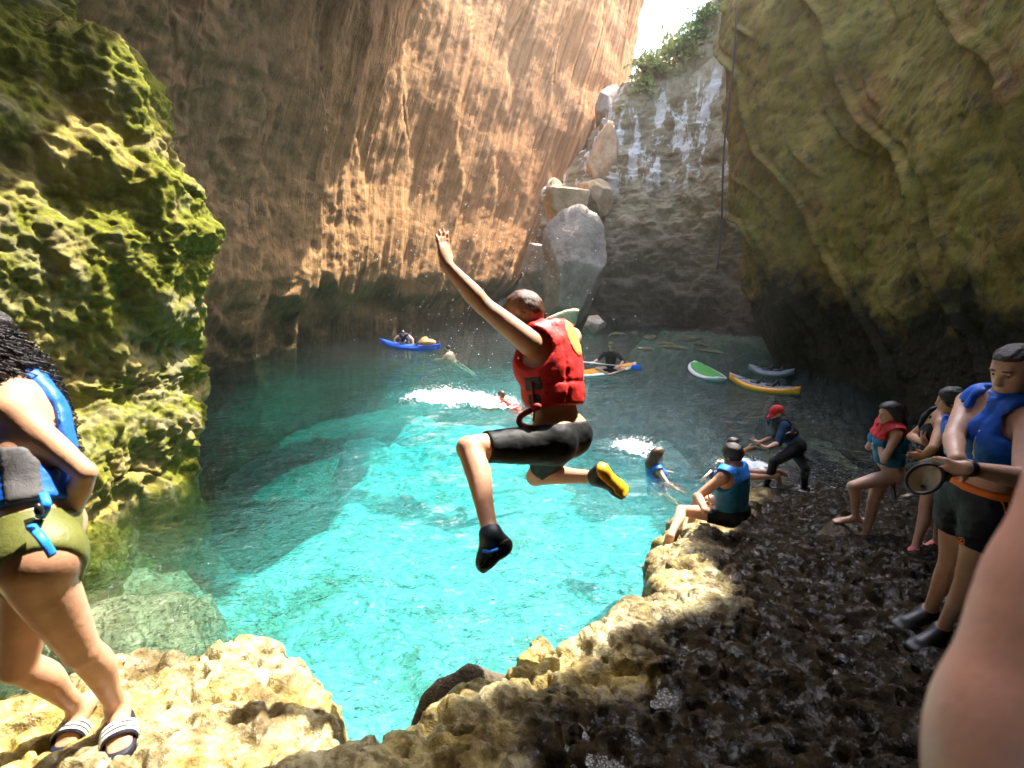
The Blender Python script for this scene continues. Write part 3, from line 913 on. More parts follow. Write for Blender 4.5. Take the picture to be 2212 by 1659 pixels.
def surface_nets(F, lo, h):
    s = F < 0
    c = np.zeros(np.array(F.shape) - 1, np.int8)
    for i in (0, 1):
        for j in (0, 1):
            for k in (0, 1):
                c += s[i:F.shape[0] - 1 + i, j:F.shape[1] - 1 + j, k:F.shape[2] - 1 + k]
    cells = np.argwhere((c > 0) & (c < 8))
    idx = np.full(c.shape, -1, np.int64)
    idx[tuple(cells.T)] = np.arange(len(cells))
    corners = np.array([(i, j, k) for i in (0, 1) for j in (0, 1) for k in (0, 1)])
    val = np.stack([F[tuple((cells + q).T)] for q in corners], 1)
    pos = np.zeros((len(cells), 3)); cnt = np.zeros(len(cells))
    for a in range(8):
        for b in range(a + 1, 8):
            if np.abs(corners[a] - corners[b]).sum() != 1: continue
            va, vb = val[:, a], val[:, b]
            m = (va < 0) != (vb < 0)
            t = np.where(m, va / np.where(m, va - vb, 1), 0)
            pos += m[:, None] * (corners[a] + t[:, None] * (corners[b] - corners[a])); cnt += m
    v = lo + h * (cells + pos / cnt[:, None])
    quads = []
    for ax in range(3):
        o1, o2 = (ax + 1) % 3, (ax + 2) % 3
        sl0 = [slice(None)] * 3; sl1 = [slice(None)] * 3
        sl0[ax] = slice(0, -1); sl1[ax] = slice(1, None)
        e = np.argwhere(s[tuple(sl0)] != s[tuple(sl1)])
        e = e[(e[:, o1] > 0) & (e[:, o2] > 0) & (e[:, o1] < F.shape[o1] - 1) & (e[:, o2] < F.shape[o2] - 1)]
        ins = s[tuple(e.T)]
        def cell(d1, d2):
            q = e.copy(); q[:, o1] += d1; q[:, o2] += d2
            return idx[tuple(q.T)]
        q = np.stack([cell(-1, -1), cell(0, -1), cell(0, 0), cell(-1, 0)], 1)
        q[~ins] = q[~ins][:, ::-1]
        quads.append(q)
    return v, np.concatenate(quads)
def iso(name, F, g, mat, parent=None, origin=None):
    v, f = surface_nets(F, g.lo, g.h)
    if origin is not None: v = v - origin
    o = mesh(name, v, f, mat, parent)
    if origin is not None: o.location = origin
    return o
def lerp(a, b, t): return a + (b - a) * t

def hand(w, d, pn, thumb, sc=1.0, curl=(.25, .25, .3, .35), spread=.12, thick=1.0, tcurl=.2):
    """palm, four unequal fingers and a thumb; d along the hand, pn out of the palm, thumb towards the thumb"""
    d = nrm(d); pn = nrm(pn - d * (pn @ d)); th = nrm(thumb - d * (thumb @ d) - pn * (thumb @ pn))
    r = .0088 * sc * thick
    out = [Ell(w + d * .050 * sc, [d, th, pn], (.058 * sc, .043 * sc, .019 * sc * thick), .02), Cone(w, w + d * .03 * sc, .024 * sc, .022 * sc, .02)]
    for i, (off, ln) in enumerate(((.031, .074), (.0105, .082), (-.0105, .075), (-.030, .058))):
        base = w + d * .088 * sc + th * off * sc
        fd = nrm(d + th * off * spread * 30 * .3)
        a, p = 0.0, base - fd * .02 * sc
        for j, q in enumerate((.46 + .27, .31, .23)):
            a += curl[i] * (.6 if j == 0 else 1.0)
            dr = fd * math.cos(a) + pn * math.sin(a)
            e = p + dr * ln * q * sc
            out.append(Cone(p, e, r * (1.05 - .1 * j), r * (.98 - .1 * j), .006 if j or True else .012))
            p = e
    p0 = w + d * .022 * sc + th * .026 * sc + pn * .006 * sc
    p1 = p0 + nrm(d * .62 + th * .75 + pn * .25) * .042 * sc
    p2 = p1 + nrm(d * .85 + th * (.5 - tcurl) + pn * (.2 + tcurl)) * .032 * sc
    p3 = p2 + nrm(d * .95 + th * (.2 - tcurl) + pn * (.2 + tcurl)) * .024 * sc
    out += [Cone(p0, p1, .0145 * sc, .0112 * sc, .014), Cone(p1, p2, .0108 * sc, .0098 * sc, .006), Cone(p2, p3, .0098 * sc, .008 * sc, .004)]
    return out

class Person:
    def __init__(s, J, S=1.0, fem=False, fat=1.0, head_scale=1.0):
        s.J, s.S, s.fem = J, S, fem
        j = J
        sc = (j['shL'] + j['shR']) * .5
        s.up = nrm(sc - j['pel']); s.side = nrm(j['shR'] - j['shL']); s.fwd = nrm(np.cross(s.up, s.side))
        s.side = np.cross(s.fwd, s.up)
        hs = nrm(j['hipR'] - j['hipL']); s.hs = hs
        pf = nrm(np.cross(s.up, hs)); s.pf = pf
        s.ct = sc
        T = np.linalg.norm(sc - j['pel']); s.T = T
        R0 = [hs, pf, nrm(np.cross(hs, pf))]; R1 = [s.side, s.fwd, s.up]
        w = .93 if fem else 1.0
        at = lambda t: lerp(j['pel'], sc, t)
        wa = (.122 if fem else .142) * fat
        s.torso = [Ell(at(.03), R0, (.158 * S * (1.06 if fem else 1), .108 * S * fat, .125 * S), .05),
                   Ell(at(.34), R1, (wa * S, .100 * S * fat, .17 * S), .05),
                   Ell(at(.66), R1, (.156 * S * w, .114 * S, .19 * S), .05),
                   Ell(at(.90) + s.fwd * .0, R1, (.158 * S * w, .092 * S, .12 * S), .05)]
        for sg in (-1, 1):
            s.torso.append(Ell(at(.76) + s.side * sg * .07 * S + s.fwd * (.085 if fem else .068) * S, R1, ((.062, .06, .06) if fem else (.08, .05, .07)) * np.array([S] * 3), .035))
        nb = j.get('neck', sc + s.up * .045 * S)
        s.nb = nb
        hc, hf, hu = j['head'], nrm(j['hf']), nrm(j['hu'])
        hu = nrm(hu - hf * (hu @ hf)); hr = np.cross(hf, hu)
        s.hc, s.hf, s.hu, s.hr = hc, hf, hu, hr
        H = S * head_scale * (.96 if fem else 1.0); s.H = H
        s.trap = [Cone(nb + s.up * .01, j['shL'] + s.up * .012 * S, .052 * S, .045 * S, .04), Cone(nb + s.up * .01, j['shR'] + s.up * .012 * S, .052 * S, .045 * S, .04)]
        s.neck = [Cone(nb - s.up * .02, hc - hu * .055 * H - hf * .018 * H, (.050 if fem else .060) * S, (.047 if fem else .056) * S, .03)]
        Rh = [hr, hf, hu]
        s.skull = [Ell(hc + hu * .028 * H - hf * .006 * H, Rh, (.076 * H, .097 * H, .090 * H), .02)]
        s.headp = s.skull + [
            Ell(hc + hf * .028 * H - hu * .040 * H, Rh, (.060 * H, .066 * H, .080 * H), .03),
            Ell(hc + hf * .062 * H - hu * .094 * H, Rh, (.030 * H, .026 * H, .022 * H), .03),
            Cone(hc + hf * .082 * H + hu * .030 * H - hr * .034 * H, hc + hf * .082 * H + hu * .030 * H + hr * .034 * H, .013 * H, .013 * H, .012),
            Ell(hc + hf * .083 * H + hu * .006 * H - hr * .031 * H, Rh, (.015 * H, .012 * H, .011 * H), .010, True),
            Ell(hc + hf * .083 * H + hu * .006 * H + hr * .031 * H, Rh, (.015 * H, .012 * H, .011 * H), .010, True),
            Cone(hc + hf * .090 * H + hu * .012 * H, hc + hf * .110 * H - hu * .030 * H, .009 * H, .013 * H, .012),
            Cone(hc + hf * .100 * H - hu * .034 * H - hr * .012 * H, hc + hf * .100 * H - hu * .034 * H + hr * .012 * H, .008 * H, .008 * H, .008),
            Ell(hc + hf * .090 * H - hu * .060 * H, Rh, (.024 * H, .010 * H, .0065 * H), .008),
            Ell(hc + hf * .088 * H - hu * .074 * H, Rh, (.021 * H, .011 * H, .0075 * H), .008),
            Ell(hc - hf * .004 * H - hu * .004 * H + hr * .077 * H, [hr, hf, hu], (.011 * H, .021 * H, .033 * H), .006),
            Ell(hc - hf * .004 * H - hu * .004 * H - hr * .077 * H, [hr, hf, hu], (.011 * H, .021 * H, .033 * H), .006)]
        s.arms, s.legs, s.feet, s.foot, s.thigh, s.shin, s.sleeve, s.fore = [], [], [], {}, {}, {}, {}, {}
        for q, sg in (('L', -1), ('R', 1)):
            sh, el, wr = j['sh' + q], j['el' + q], j['wr' + q]
            aw = (.86 if fem else 1.0) * S * j.get('aw', 1.0)
            ax = nrm(el - sh)
            s.sleeve[q] = [Chain([sh, lerp(sh, el, .3), lerp(sh, el, .6), el], [.055 * aw, .050 * aw, .046 * aw, .037 * aw], .035)]
            s.fore[q] = [Chain([el, lerp(el, wr, .28), lerp(el, wr, .7), wr], [.037 * aw, .0415 * aw, .032 * aw, .0255 * aw], .012)]
            s.arms += s.sleeve[q] + s.fore[q]
            hd = j.get('hd' + q, nrm(wr - el)); pn = j.get('pn' + q, -s.fwd); tn = j.get('tn' + q, s.up)
            s.arms += hand(wr, hd, np.asarray(pn, float), np.asarray(tn, float), j.get('hs', .95) * S * (.92 if fem else 1), j.get('cu' + q, (.2, .2, .25, .3)), thick=j.get('thick', 1.0), spread=j.get('sp' + q, .12))
            hp, kn, an, toe = j['hip' + q], j['knee' + q], j['ank' + q], j['toe' + q]
            ax = nrm(an - kn)
            bk = -pf * .25 + nrm(hp - kn) * .9; bk = nrm(bk - ax * (bk @ ax))
            lw = (1.03 if fem else 1.0) * S * j.get('lw', 1.0)
            th = [Chain([hp, lerp(hp, kn, .3), lerp(hp, kn, .7), kn], [.088 * lw, .083 * lw, .066 * lw, .052 * lw], .045)]
            gl = [Ell(hp - pf * .045 * S + s.up * .005 - hs * sg * .005, R0, (.088 * lw, .088 * lw, .098 * lw), .05)]
            s.thigh[q] = th; s.torso += gl
            s.legs += th
            s.shin[q] = [Chain([kn, lerp(kn, an, .3) + bk * .015 * S, lerp(kn, an, .65) + bk * .005, an], [.050 * lw, .054 * lw, .039 * lw, .032 * lw], .014)]
            s.legs += s.shin[q]
            fv = toe - an; fl = np.linalg.norm(fv)
            heel = j.get('heel' + q, an + nrm(an - kn) * .045 * S - nrm(fv) * .045 * S)
            ball = lerp(an, toe, .72) + (heel - an) * .15
            fs = np.cross(nrm(toe - heel), nrm(an - kn)); fs = nrm(fs) if np.linalg.norm(fs) > .1 else hs
            ft = [Cone(an, heel, .034 * S, .029 * S, .03), Cone(heel, ball, .030 * S, .026 * S, .03), Cone(an, ball, .032 * S, .024 * S, .03)]
            for o_, l_ in ((-.026, .92), (-.009, 1.0), (.009, .98), (.026, .88)):
                ft.append(Cone(ball + fs * o_ * S, lerp(ball, toe, l_) + fs * o_ * S, .019 * S, .0125 * S, .012))
            s.foot[q] = ft; s.feet += ft
        s.prims = s.torso + s.trap + s.neck + s.headp + s.arms + s.legs + s.feet
    def bounds(s, prims, m):
        lo = np.min([q.box()[0] for q in prims], 0) - m; hi = np.max([q.box()[1] for q in prims], 0) + m
        return lo, hi
    def build(s, label, mat, h, group=None, extra=()):
        pr = s.prims + list(extra)
        g = Grid(*s.bounds(pr, .03), h)
        base = s.J.get('base', (s.J['ankL'] + s.J['ankR']) * .5)
        s.o = iso('person', g.field(pr), g, mat, None, np.asarray(base))
        tag(s.o, label, 'person', group)
        return s.o
    def part(s, name, F, g, mat, parent=None): return iso(name, F, g, mat, parent or s.o)
    # --- clothing
    def hair(s, mat, h, off=.012, face=.035, low=-.03, noise=.008, nf=40, extra=(), extra_k=.02, top_cut=None):
        pr = s.skull + list(extra)
        g = Grid(*s.bounds(pr, .05), h)
        p = g.pts()
        F = g.field(pr, off * s.H) + noise * fbm(p * nf, 3)
        n = nrm(s.hf * .85 - s.hu * .5)
        F = smax(F, np.minimum(g.plane(s.hc + n * face * s.H, n), np.maximum(g.plane(s.hc + s.hf * .105 * s.H, s.hf), -g.plane(s.hc + s.hu * .075 * s.H, s.hu))), .006)
        if not extra: F = smax(F, -g.plane(s.hc + s.hu * low * s.H, s.hu + s.hf * -.35), .01)
        if top_cut is not None: F = smax(F, -top_cut(g), .008)
        return s.part('hair', F, g, mat)
    def vest(s, mat, h, off=.042, lo=.12, front=None, name='life_vest', arm=.088, neck=.078, panels=True, seam=.006, vneck=.16, top=None, cut=()):
        pr = s.torso[:6] + s.trap
        g = Grid(*s.bounds(pr, .09), h)
        p = g.pts()
        F = g.field(pr, off) + .004 * fbm(p * 14, 2)
        F = smax(F, -g.plane(lerp(s.J['pel'], s.ct, lo), s.up), .02)
        j = s.J
        for q, sg in (('L', -1), ('R', 1)):
            sh = j['sh' + q]
            F = smax(F, -g.field([Cone(sh - s.side * sg * .022 - s.up * .02, sh + s.side * sg * .24 - s.up * .02, arm * s.S, arm * 1.5 * s.S, .01), Cone(sh, lerp(sh, j['el' + q], .6), .07 * s.S, .062 * s.S, .01)]), .018)
        F = smax(F, -g.field([Cone(s.nb - s.up * .04, s.nb + s.up * .25, neck * s.S, neck * 1.5 * s.S, .01), Cone(s.nb + s.fwd * .06, s.ct + s.fwd * .14 - s.up * vneck * s.S, .06 * s.S, .018 * s.S, .01)]), .015)
        if top is not None: F = smax(F, g.plane(s.ct + s.up * top, s.up), .02)
        if panels:
            sd = g.plane(s.ct, s.side); fw = g.plane(s.ct, s.fwd); u = g.plane(s.ct, s.up)
            cutl = np.minimum(np.abs(sd) - .004, 9)
            if front == 'zip': F = np.where((fw > 0), smax(F, -(np.abs(sd) - seam), .006), F)
            F = F + .007 * np.exp(-((np.abs(sd) - .085 * s.S) / .008) ** 2) + .0028 * np.sin(u * 55 + 3 * gnoise(p * 9)) * sstep(.05, .0, np.abs(np.abs(sd) - .085 * s.S) - .02) + .006 * np.exp(-((u + .22 * s.S) / .008) ** 2) * (fw < 0)
        for c in cut: F = smax(F, c(g), .01)
        s.vg, s.vF = g, F
        return s.part(name, F, g, mat)
    def shorts(s, mat, h, frac=.5, off=.012, waist=.10, name='shorts', tight=True, wrinkle=.004):
        pr = [s.torso[0], s.torso[1]] + s.torso[6:]
        legs = [Cone(s.J['hip' + q], lerp(s.J['hip' + q], s.J['knee' + q], min(frac + .25, 1)), .09 * s.S, .07 * s.S) for q in 'LR']
        g = Grid(*s.bounds(pr + legs, .05), h)
        p = g.pts()
        A = g.field(pr + [Cone(q.a, lerp(q.a, q.b, .15), q.ra, q.ra, .04) for q in legs], off)
        for q in 'LR':
            hp, kn = s.J['hip' + q], s.J['knee' + q]
            pl = g.plane(lerp(hp, kn, frac), kn - hp)
            fl = g.field(s.thigh[q], off * (1 if tight else 1.6))
            A = smin(smax(A, np.where(g.field(s.thigh[q]) < .06, pl, -1), .004), smax(fl, pl, .006), .02)
        A = A + wrinkle * fbm(p * V(22, 22, 22), 2)
        A = smax(A, g.plane(lerp(s.J['pel'], s.ct, waist), s.up), .005)
        return s.part(name, A, g, mat)
    def briefs(s, mat, h, off=.008, waist=.10, name='swim_bottoms'):
        pr = [s.torso[0], s.torso[1]] + s.torso[6:] + s.thigh['L'] + s.thigh['R']
        g = Grid(*s.bounds(pr, .04), h)
        A = g.field(pr, off)
        A = smax(A, g.plane(lerp(s.J['pel'], s.ct, waist), s.up), .005)
        for q, sg in (('L', -1), ('R', 1)):
            hp = s.J['hip' + q]
            cr = s.J['pel'] - s.up * .125 * s.S
            n = nrm(-s.up * .55 + s.hs * sg * .83)
            A = smax(A, g.plane(cr + s.hs * sg * .03, n), .01)
        return s.part(name, A, g, mat)
    def shoe(s, q, mat, h, off=.008, sole=None, low=False, name='shoe'):
        pr = s.foot[q] + s.shin[q]
        g = Grid(*s.bounds(s.foot[q], .05), h)
        an, toe, kn = s.J['ank' + q], s.J['toe' + q], s.J['knee' + q]
        F = g.field(pr, off)
        F = smax(F, -g.plane(an - nrm(an - kn) * .035 * s.S, an - kn), .006)
        o = s.part(name, F, g, mat)
        if sole is not None:
            heel = s.foot[q][1].a; n = nrm(np.cross(nrm(toe - heel), s.foot_side(q)))
            if n @ (an - heel) > 0: n = -n
            F2 = g.field(s.foot[q], off + .004)
            F2 = smax(F2, -g.plane(lerp(heel, toe, .5) + n * .012 * s.S, n), .004)
            s.part('sole', F2, g, sole, o)
        return o
    def foot_side(s, q):
        heel = s.foot[q][1].a
        return nrm(np.cross(nrm(s.J['toe' + q] - heel), nrm(s.J['ank' + q] - s.J['knee' + q])))
    def band(s, name, mat, p, axis, r, w, parent=None, k=20, rx=1.0):
        m = MB(); ax = nrm(axis)
        ref = V(0, 0, 1) if abs(ax[2]) < .9 else V(1, 0, 0)
        b1 = nrm(np.cross(ax, ref)); b2 = np.cross(ax, b1)
        v, f = [], []
        for i in range(k):
            t = 2 * math.pi * i / k
            e = b1 * math.cos(t) * rx + b2 * math.sin(t)
            v += [p + e * r - ax * w / 2, p + e * (r + .004) - ax * w * .4, p + e * (r + .004) + ax * w * .4, p + e * r + ax * w / 2]
        for i in range(k):
            a, b = i * 4, ((i + 1) % k) * 4
            for q in range(3): f.append((a + q, b + q, b + q + 1, a + q + 1))
        m.add(v, f)
        return m.build(name, mat, parent or s.o)
    def eyes(s, white, dark, brow=None):
        for sg in (-1, 1):
            c = s.hc + (s.hf * .073 + s.hu * .006 + s.hr * sg * .031) * s.H
            m = MB(); m.ball(c, .0108 * s.H, 12, 9); e = m.build('eye', white, s.o)
            m = MB(); m.ball(c + s.hf * .0085 * s.H, (.0062 * s.H,) * 3, 8, 6); m.build('iris', dark, e)
            m = MB(); m.ball(c + s.hu * .0052 * s.H - s.hf * .0005, (.0125 * s.H, .0125 * s.H, .0095 * s.H), 12, 8); m.build('eyelid', s.o.data.materials[0], s.o)
            if brow is not None:
                m = MB()
                m.tube([s.hc + (s.hf * (.096 - .014 * t * t) + s.hu * (.031 + .006 * t - .006 * t * t) + s.hr * sg * (.014 + .034 * t)) * s.H for t in np.linspace(0, 1, 6)], [.003, .0045, .005, .005, .004, .002], 6)
                m.build('eyebrow', brow, s.o)

def mat_skin(name, col, spec=.35):
    t = NT(name); c = t.coord()
    n = t.noise(c, 9, 4, .6); f = t.noise(c, 60, 3, .6)
    a = tuple(x * .84 for x in col); b = tuple(min(1, x * 1.12) for x in col)
    cc = t.ramp(n, [(.3, a), (.7, b)])
    cc = t.mix(t.math('MULTIPLY', t.ramp(f, [(.55, 0.0), (.75, .25)]), 1.0), cc, (col[0] * .75, col[1] * .55, col[2] * .5))
    rg = t.ramp(t.noise(c, 14, 4, .6), [(.35, .30), (.65, .55)])
    return t.principled(cc, rg, t.bump(t.math('ADD', f, t.math('MULTIPLY', n, 1.5)), .22, .004), Specular_IOR_Level=spec)
def mat_cloth(name, col, rough=.7, weave=240, wr=5, wrs=.35, spec=.3):
    t = NT(name); c = t.coord()
    n = t.noise(c, 6, 4, .6); w = t.noise(c, weave, 2, .5); k = t.noise(c, wr * 4, 4, .6, .8)
    a = tuple(x * .8 for x in col); b = tuple(min(1, x * 1.12) for x in col)
    return t.principled(t.ramp(n, [(.3, a), (.7, b)]), rough, t.bump(t.math('ADD', k, t.math('MULTIPLY', w, .15)), wrs, .012), Specular_IOR_Level=spec)
def mat_hair(name, col, rough=.35):
    t = NT(name); c = t.coord()
    n = t.noise(t.coord((160, 160, 26)), 1.0, 4, .7, .6)
    return t.principled(t.ramp(n, [(.3, tuple(x * .35 for x in col)), (.7, tuple(min(1, x * 1.9) for x in col))]), rough, t.bump(n, .9, .006))
M.update(skin_tan=mat_skin('tanned_skin', (.58, .31, .19)), skin_fair=mat_skin('fair_skin', (.60, .36, .25)), skin_brown=mat_skin('brown_skin', (.50, .26, .15)), skin_red=mat_skin('sunburnt_skin', (.60, .28, .19)),
         red_vest=mat_cloth('red_nylon', (.80, .035, .03), .5, spec=.35), blue_vest=mat_cloth('blue_nylon', (.012, .12, .62), .5, spec=.35), teal_vest=mat_cloth('teal_blue_nylon', (.01, .17, .38), .5),
         blue_strap=mat_cloth('bright_blue_webbing', (.02, .22, .75), .5), yellow_patch=mat_cloth('orange_yellow_nylon', (.86, .30, .09), .5), grey_mesh=mat_cloth('dark_grey_mesh', (.09, .085, .085), .7),
         black_cloth=mat_cloth('black_lycra', (.008, .008, .009), .6, wrs=.2, spec=.25), olive_cloth=mat_cloth('olive_swimwear', (.11, .115, .025), .5), navy_cloth=mat_cloth('navy_swimwear', (.010, .011, .022), .6),
         orange_cloth=mat_cloth('orange_trim', (.85, .20, .03), .6), red_cap=mat_cloth('red_cap_cloth', (.55, .02, .025), .7), navy_shirt=mat_cloth('navy_shirt', (.014, .05, .12), .7), wetsuit=mat_cloth('black_wetsuit', (.012, .012, .013), .5),
         red_strap=mat_cloth('red_webbing', (.60, .03, .04), .5), white_cloth=mat_cloth('white_trim', (.75, .75, .72), .6), khaki=mat_cloth('khaki_cap_cloth', (.13, .12, .07), .8), cream=mat_cloth('cream_cap_lining', (.72, .62, .45), .8),
         hair_dark=mat_hair('dark_brown_hair', (.022, .013, .009)), hair_black=mat_hair('black_curly_hair', (.012, .008, .008), .28), hair_brown=mat_hair('brown_hair', (.06, .030, .016)),
         rubber_blue=plain('dark_blue_rubber', (.018, .03, .045), .5), rubber_black=plain('black_rubber', (.012, .012, .013), .5), rubber_yellow=plain('yellow_rubber', (.80, .42, .01), .45, .2, 60), eye_white=plain('eye_white', (.7, .68, .64), .3, .05), eye_dark=plain('eye_dark', (.03, .018, .01), .2),
         plastic_black=plain('black_plastic', (.015, .015, .016), .35), white_plastic=plain('white_plastic', (.78, .78, .78), .3, .04), metal=plain('brushed_metal', (.6, .6, .62), .3, .1, 40, Metallic=1.0), pink_foot=mat_cloth('pink_water_shoe', (.75, .22, .20), .6),
         blue_hull=plain('blue_hull', (.01, .08, .50), .35, .1), orange_hull=plain('orange_hull', (.85, .34, .012), .35, .1), white_hull=plain('white_hull', (.74, .74, .70), .35, .06), green_hull=plain('green_hull', (.06, .32, .05), .4, .1), paddle_blue=plain('blue_blade', (.01, .16, .75), .35, .08), grey_deck=plain('grey_deck', (.22, .22, .22), .6, .15))
# ------------------------------------------------------------------ the jumper
UP = V(0, 0, 1)
def hips(pel, right, S): return dict(hipL=pel - right * .092 * S, hipR=pel + right * .092 * S)
def jumper():
    right = nrm(V(.55, .80, -.05))
    shL = P(1146, 742, 2.48); shR = shL + right * .36
    pel = P(1204, 948, 2.60)
    J = dict(pel=pel, shL=shL, shR=shR, **hips(pel, right, 1.0))
    J['head'] = P(1133, 684, 2.60); J['hf'] = V(-.72, .62, -.34); J['hu'] = V(-.30, .15, 1)
    J['neck'] = (shL + shR) / 2 * .8 + J['head'] * .2 + V(.03, -.01, .0)
    J['elL'] = ext(shL, 1040, 657, .29, True); J['wrL'] = ext(J['elL'], 958, 566, .255, True)
    J['hdL'] = P(948, 500, 2.42) - P(958, 566, 2.42); J['pnL'] = V(-.75, .6, .1); J['tnL'] = V(.5, .75, 0)
    J['elR'] = ext(shR, 1240, 728, .28, False); J['wrR'] = J['elR'] + nrm(V(.02, .9, .02)) * .24; J['hdR'] = V(.25, .9, -.02); J['pnR'] = V(0, 0, -1); J['tnR'] = V(-1, 0, 0)
    J['kneeL'] = ext(J['hipL'], 1012, 968, .43, True); J['ankL'] = ext(J['kneeL'], 1061, 1158, .43, True)
    d = (J['ankL'] - CAM) @ ray(CX, CY) / (ray(CX, CY) @ ray(CX, CY))
    J['toeL'] = P(1040, 1222, d - .02); J['heelL'] = P(1082, 1178, d + .02)
    J['kneeR'] = J['hipR'] + nrm(P(1160, 1026, 2.95) - J['hipR']) * .42
    J['ankR'] = ext(J['kneeR'], 1290, 1031, .42, True)
    dr = (J['ankR'] - CAM) @ ray(CX, CY)
    J['toeR'] = P(1346, 1064, dr + .02); J['heelR'] = P(1298, 1018, dr - .02)
    J['cuL'] = (-.05, -.03, .02, .08); J['base'] = pel; J['aw'] = 1.15; J['lw'] = 1.05; J['hs'] = 1.0
    p = Person(J, 1.0)
    o = p.build('person leaping into the pool in red life vest and black shorts, one arm flung up', M['skin_tan'], .0075)
    p.hair(mat_hair('light_brown_hair', (.075, .038, .019)), .012, .018, .042, -.08, .007, 75)
    v = p.vest(M['red_vest'], .0085, .040, .33, arm=.098, neck=.062, vneck=.1)
    # yellow patch on the upper back, grey side mesh, straps and buckle
    g, F = p.vg, p.vF
    sd, u, fw = g.plane(p.ct, p.side), g.plane(p.ct, p.up), g.plane(p.ct, p.fwd)
    rr = np.sqrt(((sd - .03) / .075) ** 2 + ((u - .0) / .10) ** 2) - 1
    p.part('back_patch', np.maximum(np.maximum(F - .004, rr * .08), fw + .03), g, M['yellow_patch'], v)
    side_c = p.ct - p.side * .19
    s1 = g.plane(side_c, p.side)
    mesh_f = np.maximum(np.maximum(F - .003, s1 - .05), np.abs(fw - .0) - .05)
    p.part('side_mesh', np.maximum(mesh_f, np.abs(u + .22) - .035), g, M['grey_mesh'], v)
    p.part('side_panel', np.maximum(np.maximum(mesh_f, np.abs(fw) - .035), np.abs(u + .30) - .03), g, M['grey_mesh'], v)
    sb = p.ct - p.side * .195 - p.up * .26
    m = MB(); m.tube([sb + p.up * .05, sb, sb - p.up * .10, sb - p.up * .14 + p.fwd * .01], .012, 6, .5); m.build('strap', M['red_strap'], v)
    m = MB()
    lp = [P(*q) for q in ((1168, 878, 2.5), (1150, 885, 2.46), (1128, 897, 2.44), (1121, 908, 2.44), (1126, 918, 2.44), (1150, 925, 2.45), (1166, 926, 2.48))]
    m.tube(catmull(lp, 22), .010, 6, 1.5); m.build('strap', M['red_strap'], v)
    m = MB(); m.ball(P(1158, 878, 2.42), (.028, .015, .018)); m.build('buckle', M['red_strap'], v)
    p.shorts(M['black_cloth'], .0075, .80, .009, .16, wrinkle=.0025)
    for q, mm in (('L', M['rubber_blue']), ('R', M['rubber_blue'])):
        sh = p.shoe(q, mm, .006, .008, M['rubber_yellow'] if q == 'R' else M['rubber_black'], name='water_shoe')
    an = J['ankL']
    m = MB(); m.tube([P(1043, 1190, d - .06), P(1058, 1193, d - .07), P(1075, 1186, d - .05)], .006, 6); m.build('shoe_stripe', M['blue_strap'], o)
    p.band('wristband', M['white_cloth'], J['wrL'] - nrm(J['wrL'] - J['elL']) * .012, J['wrL'] - J['elL'], .027, .022)
jumper()

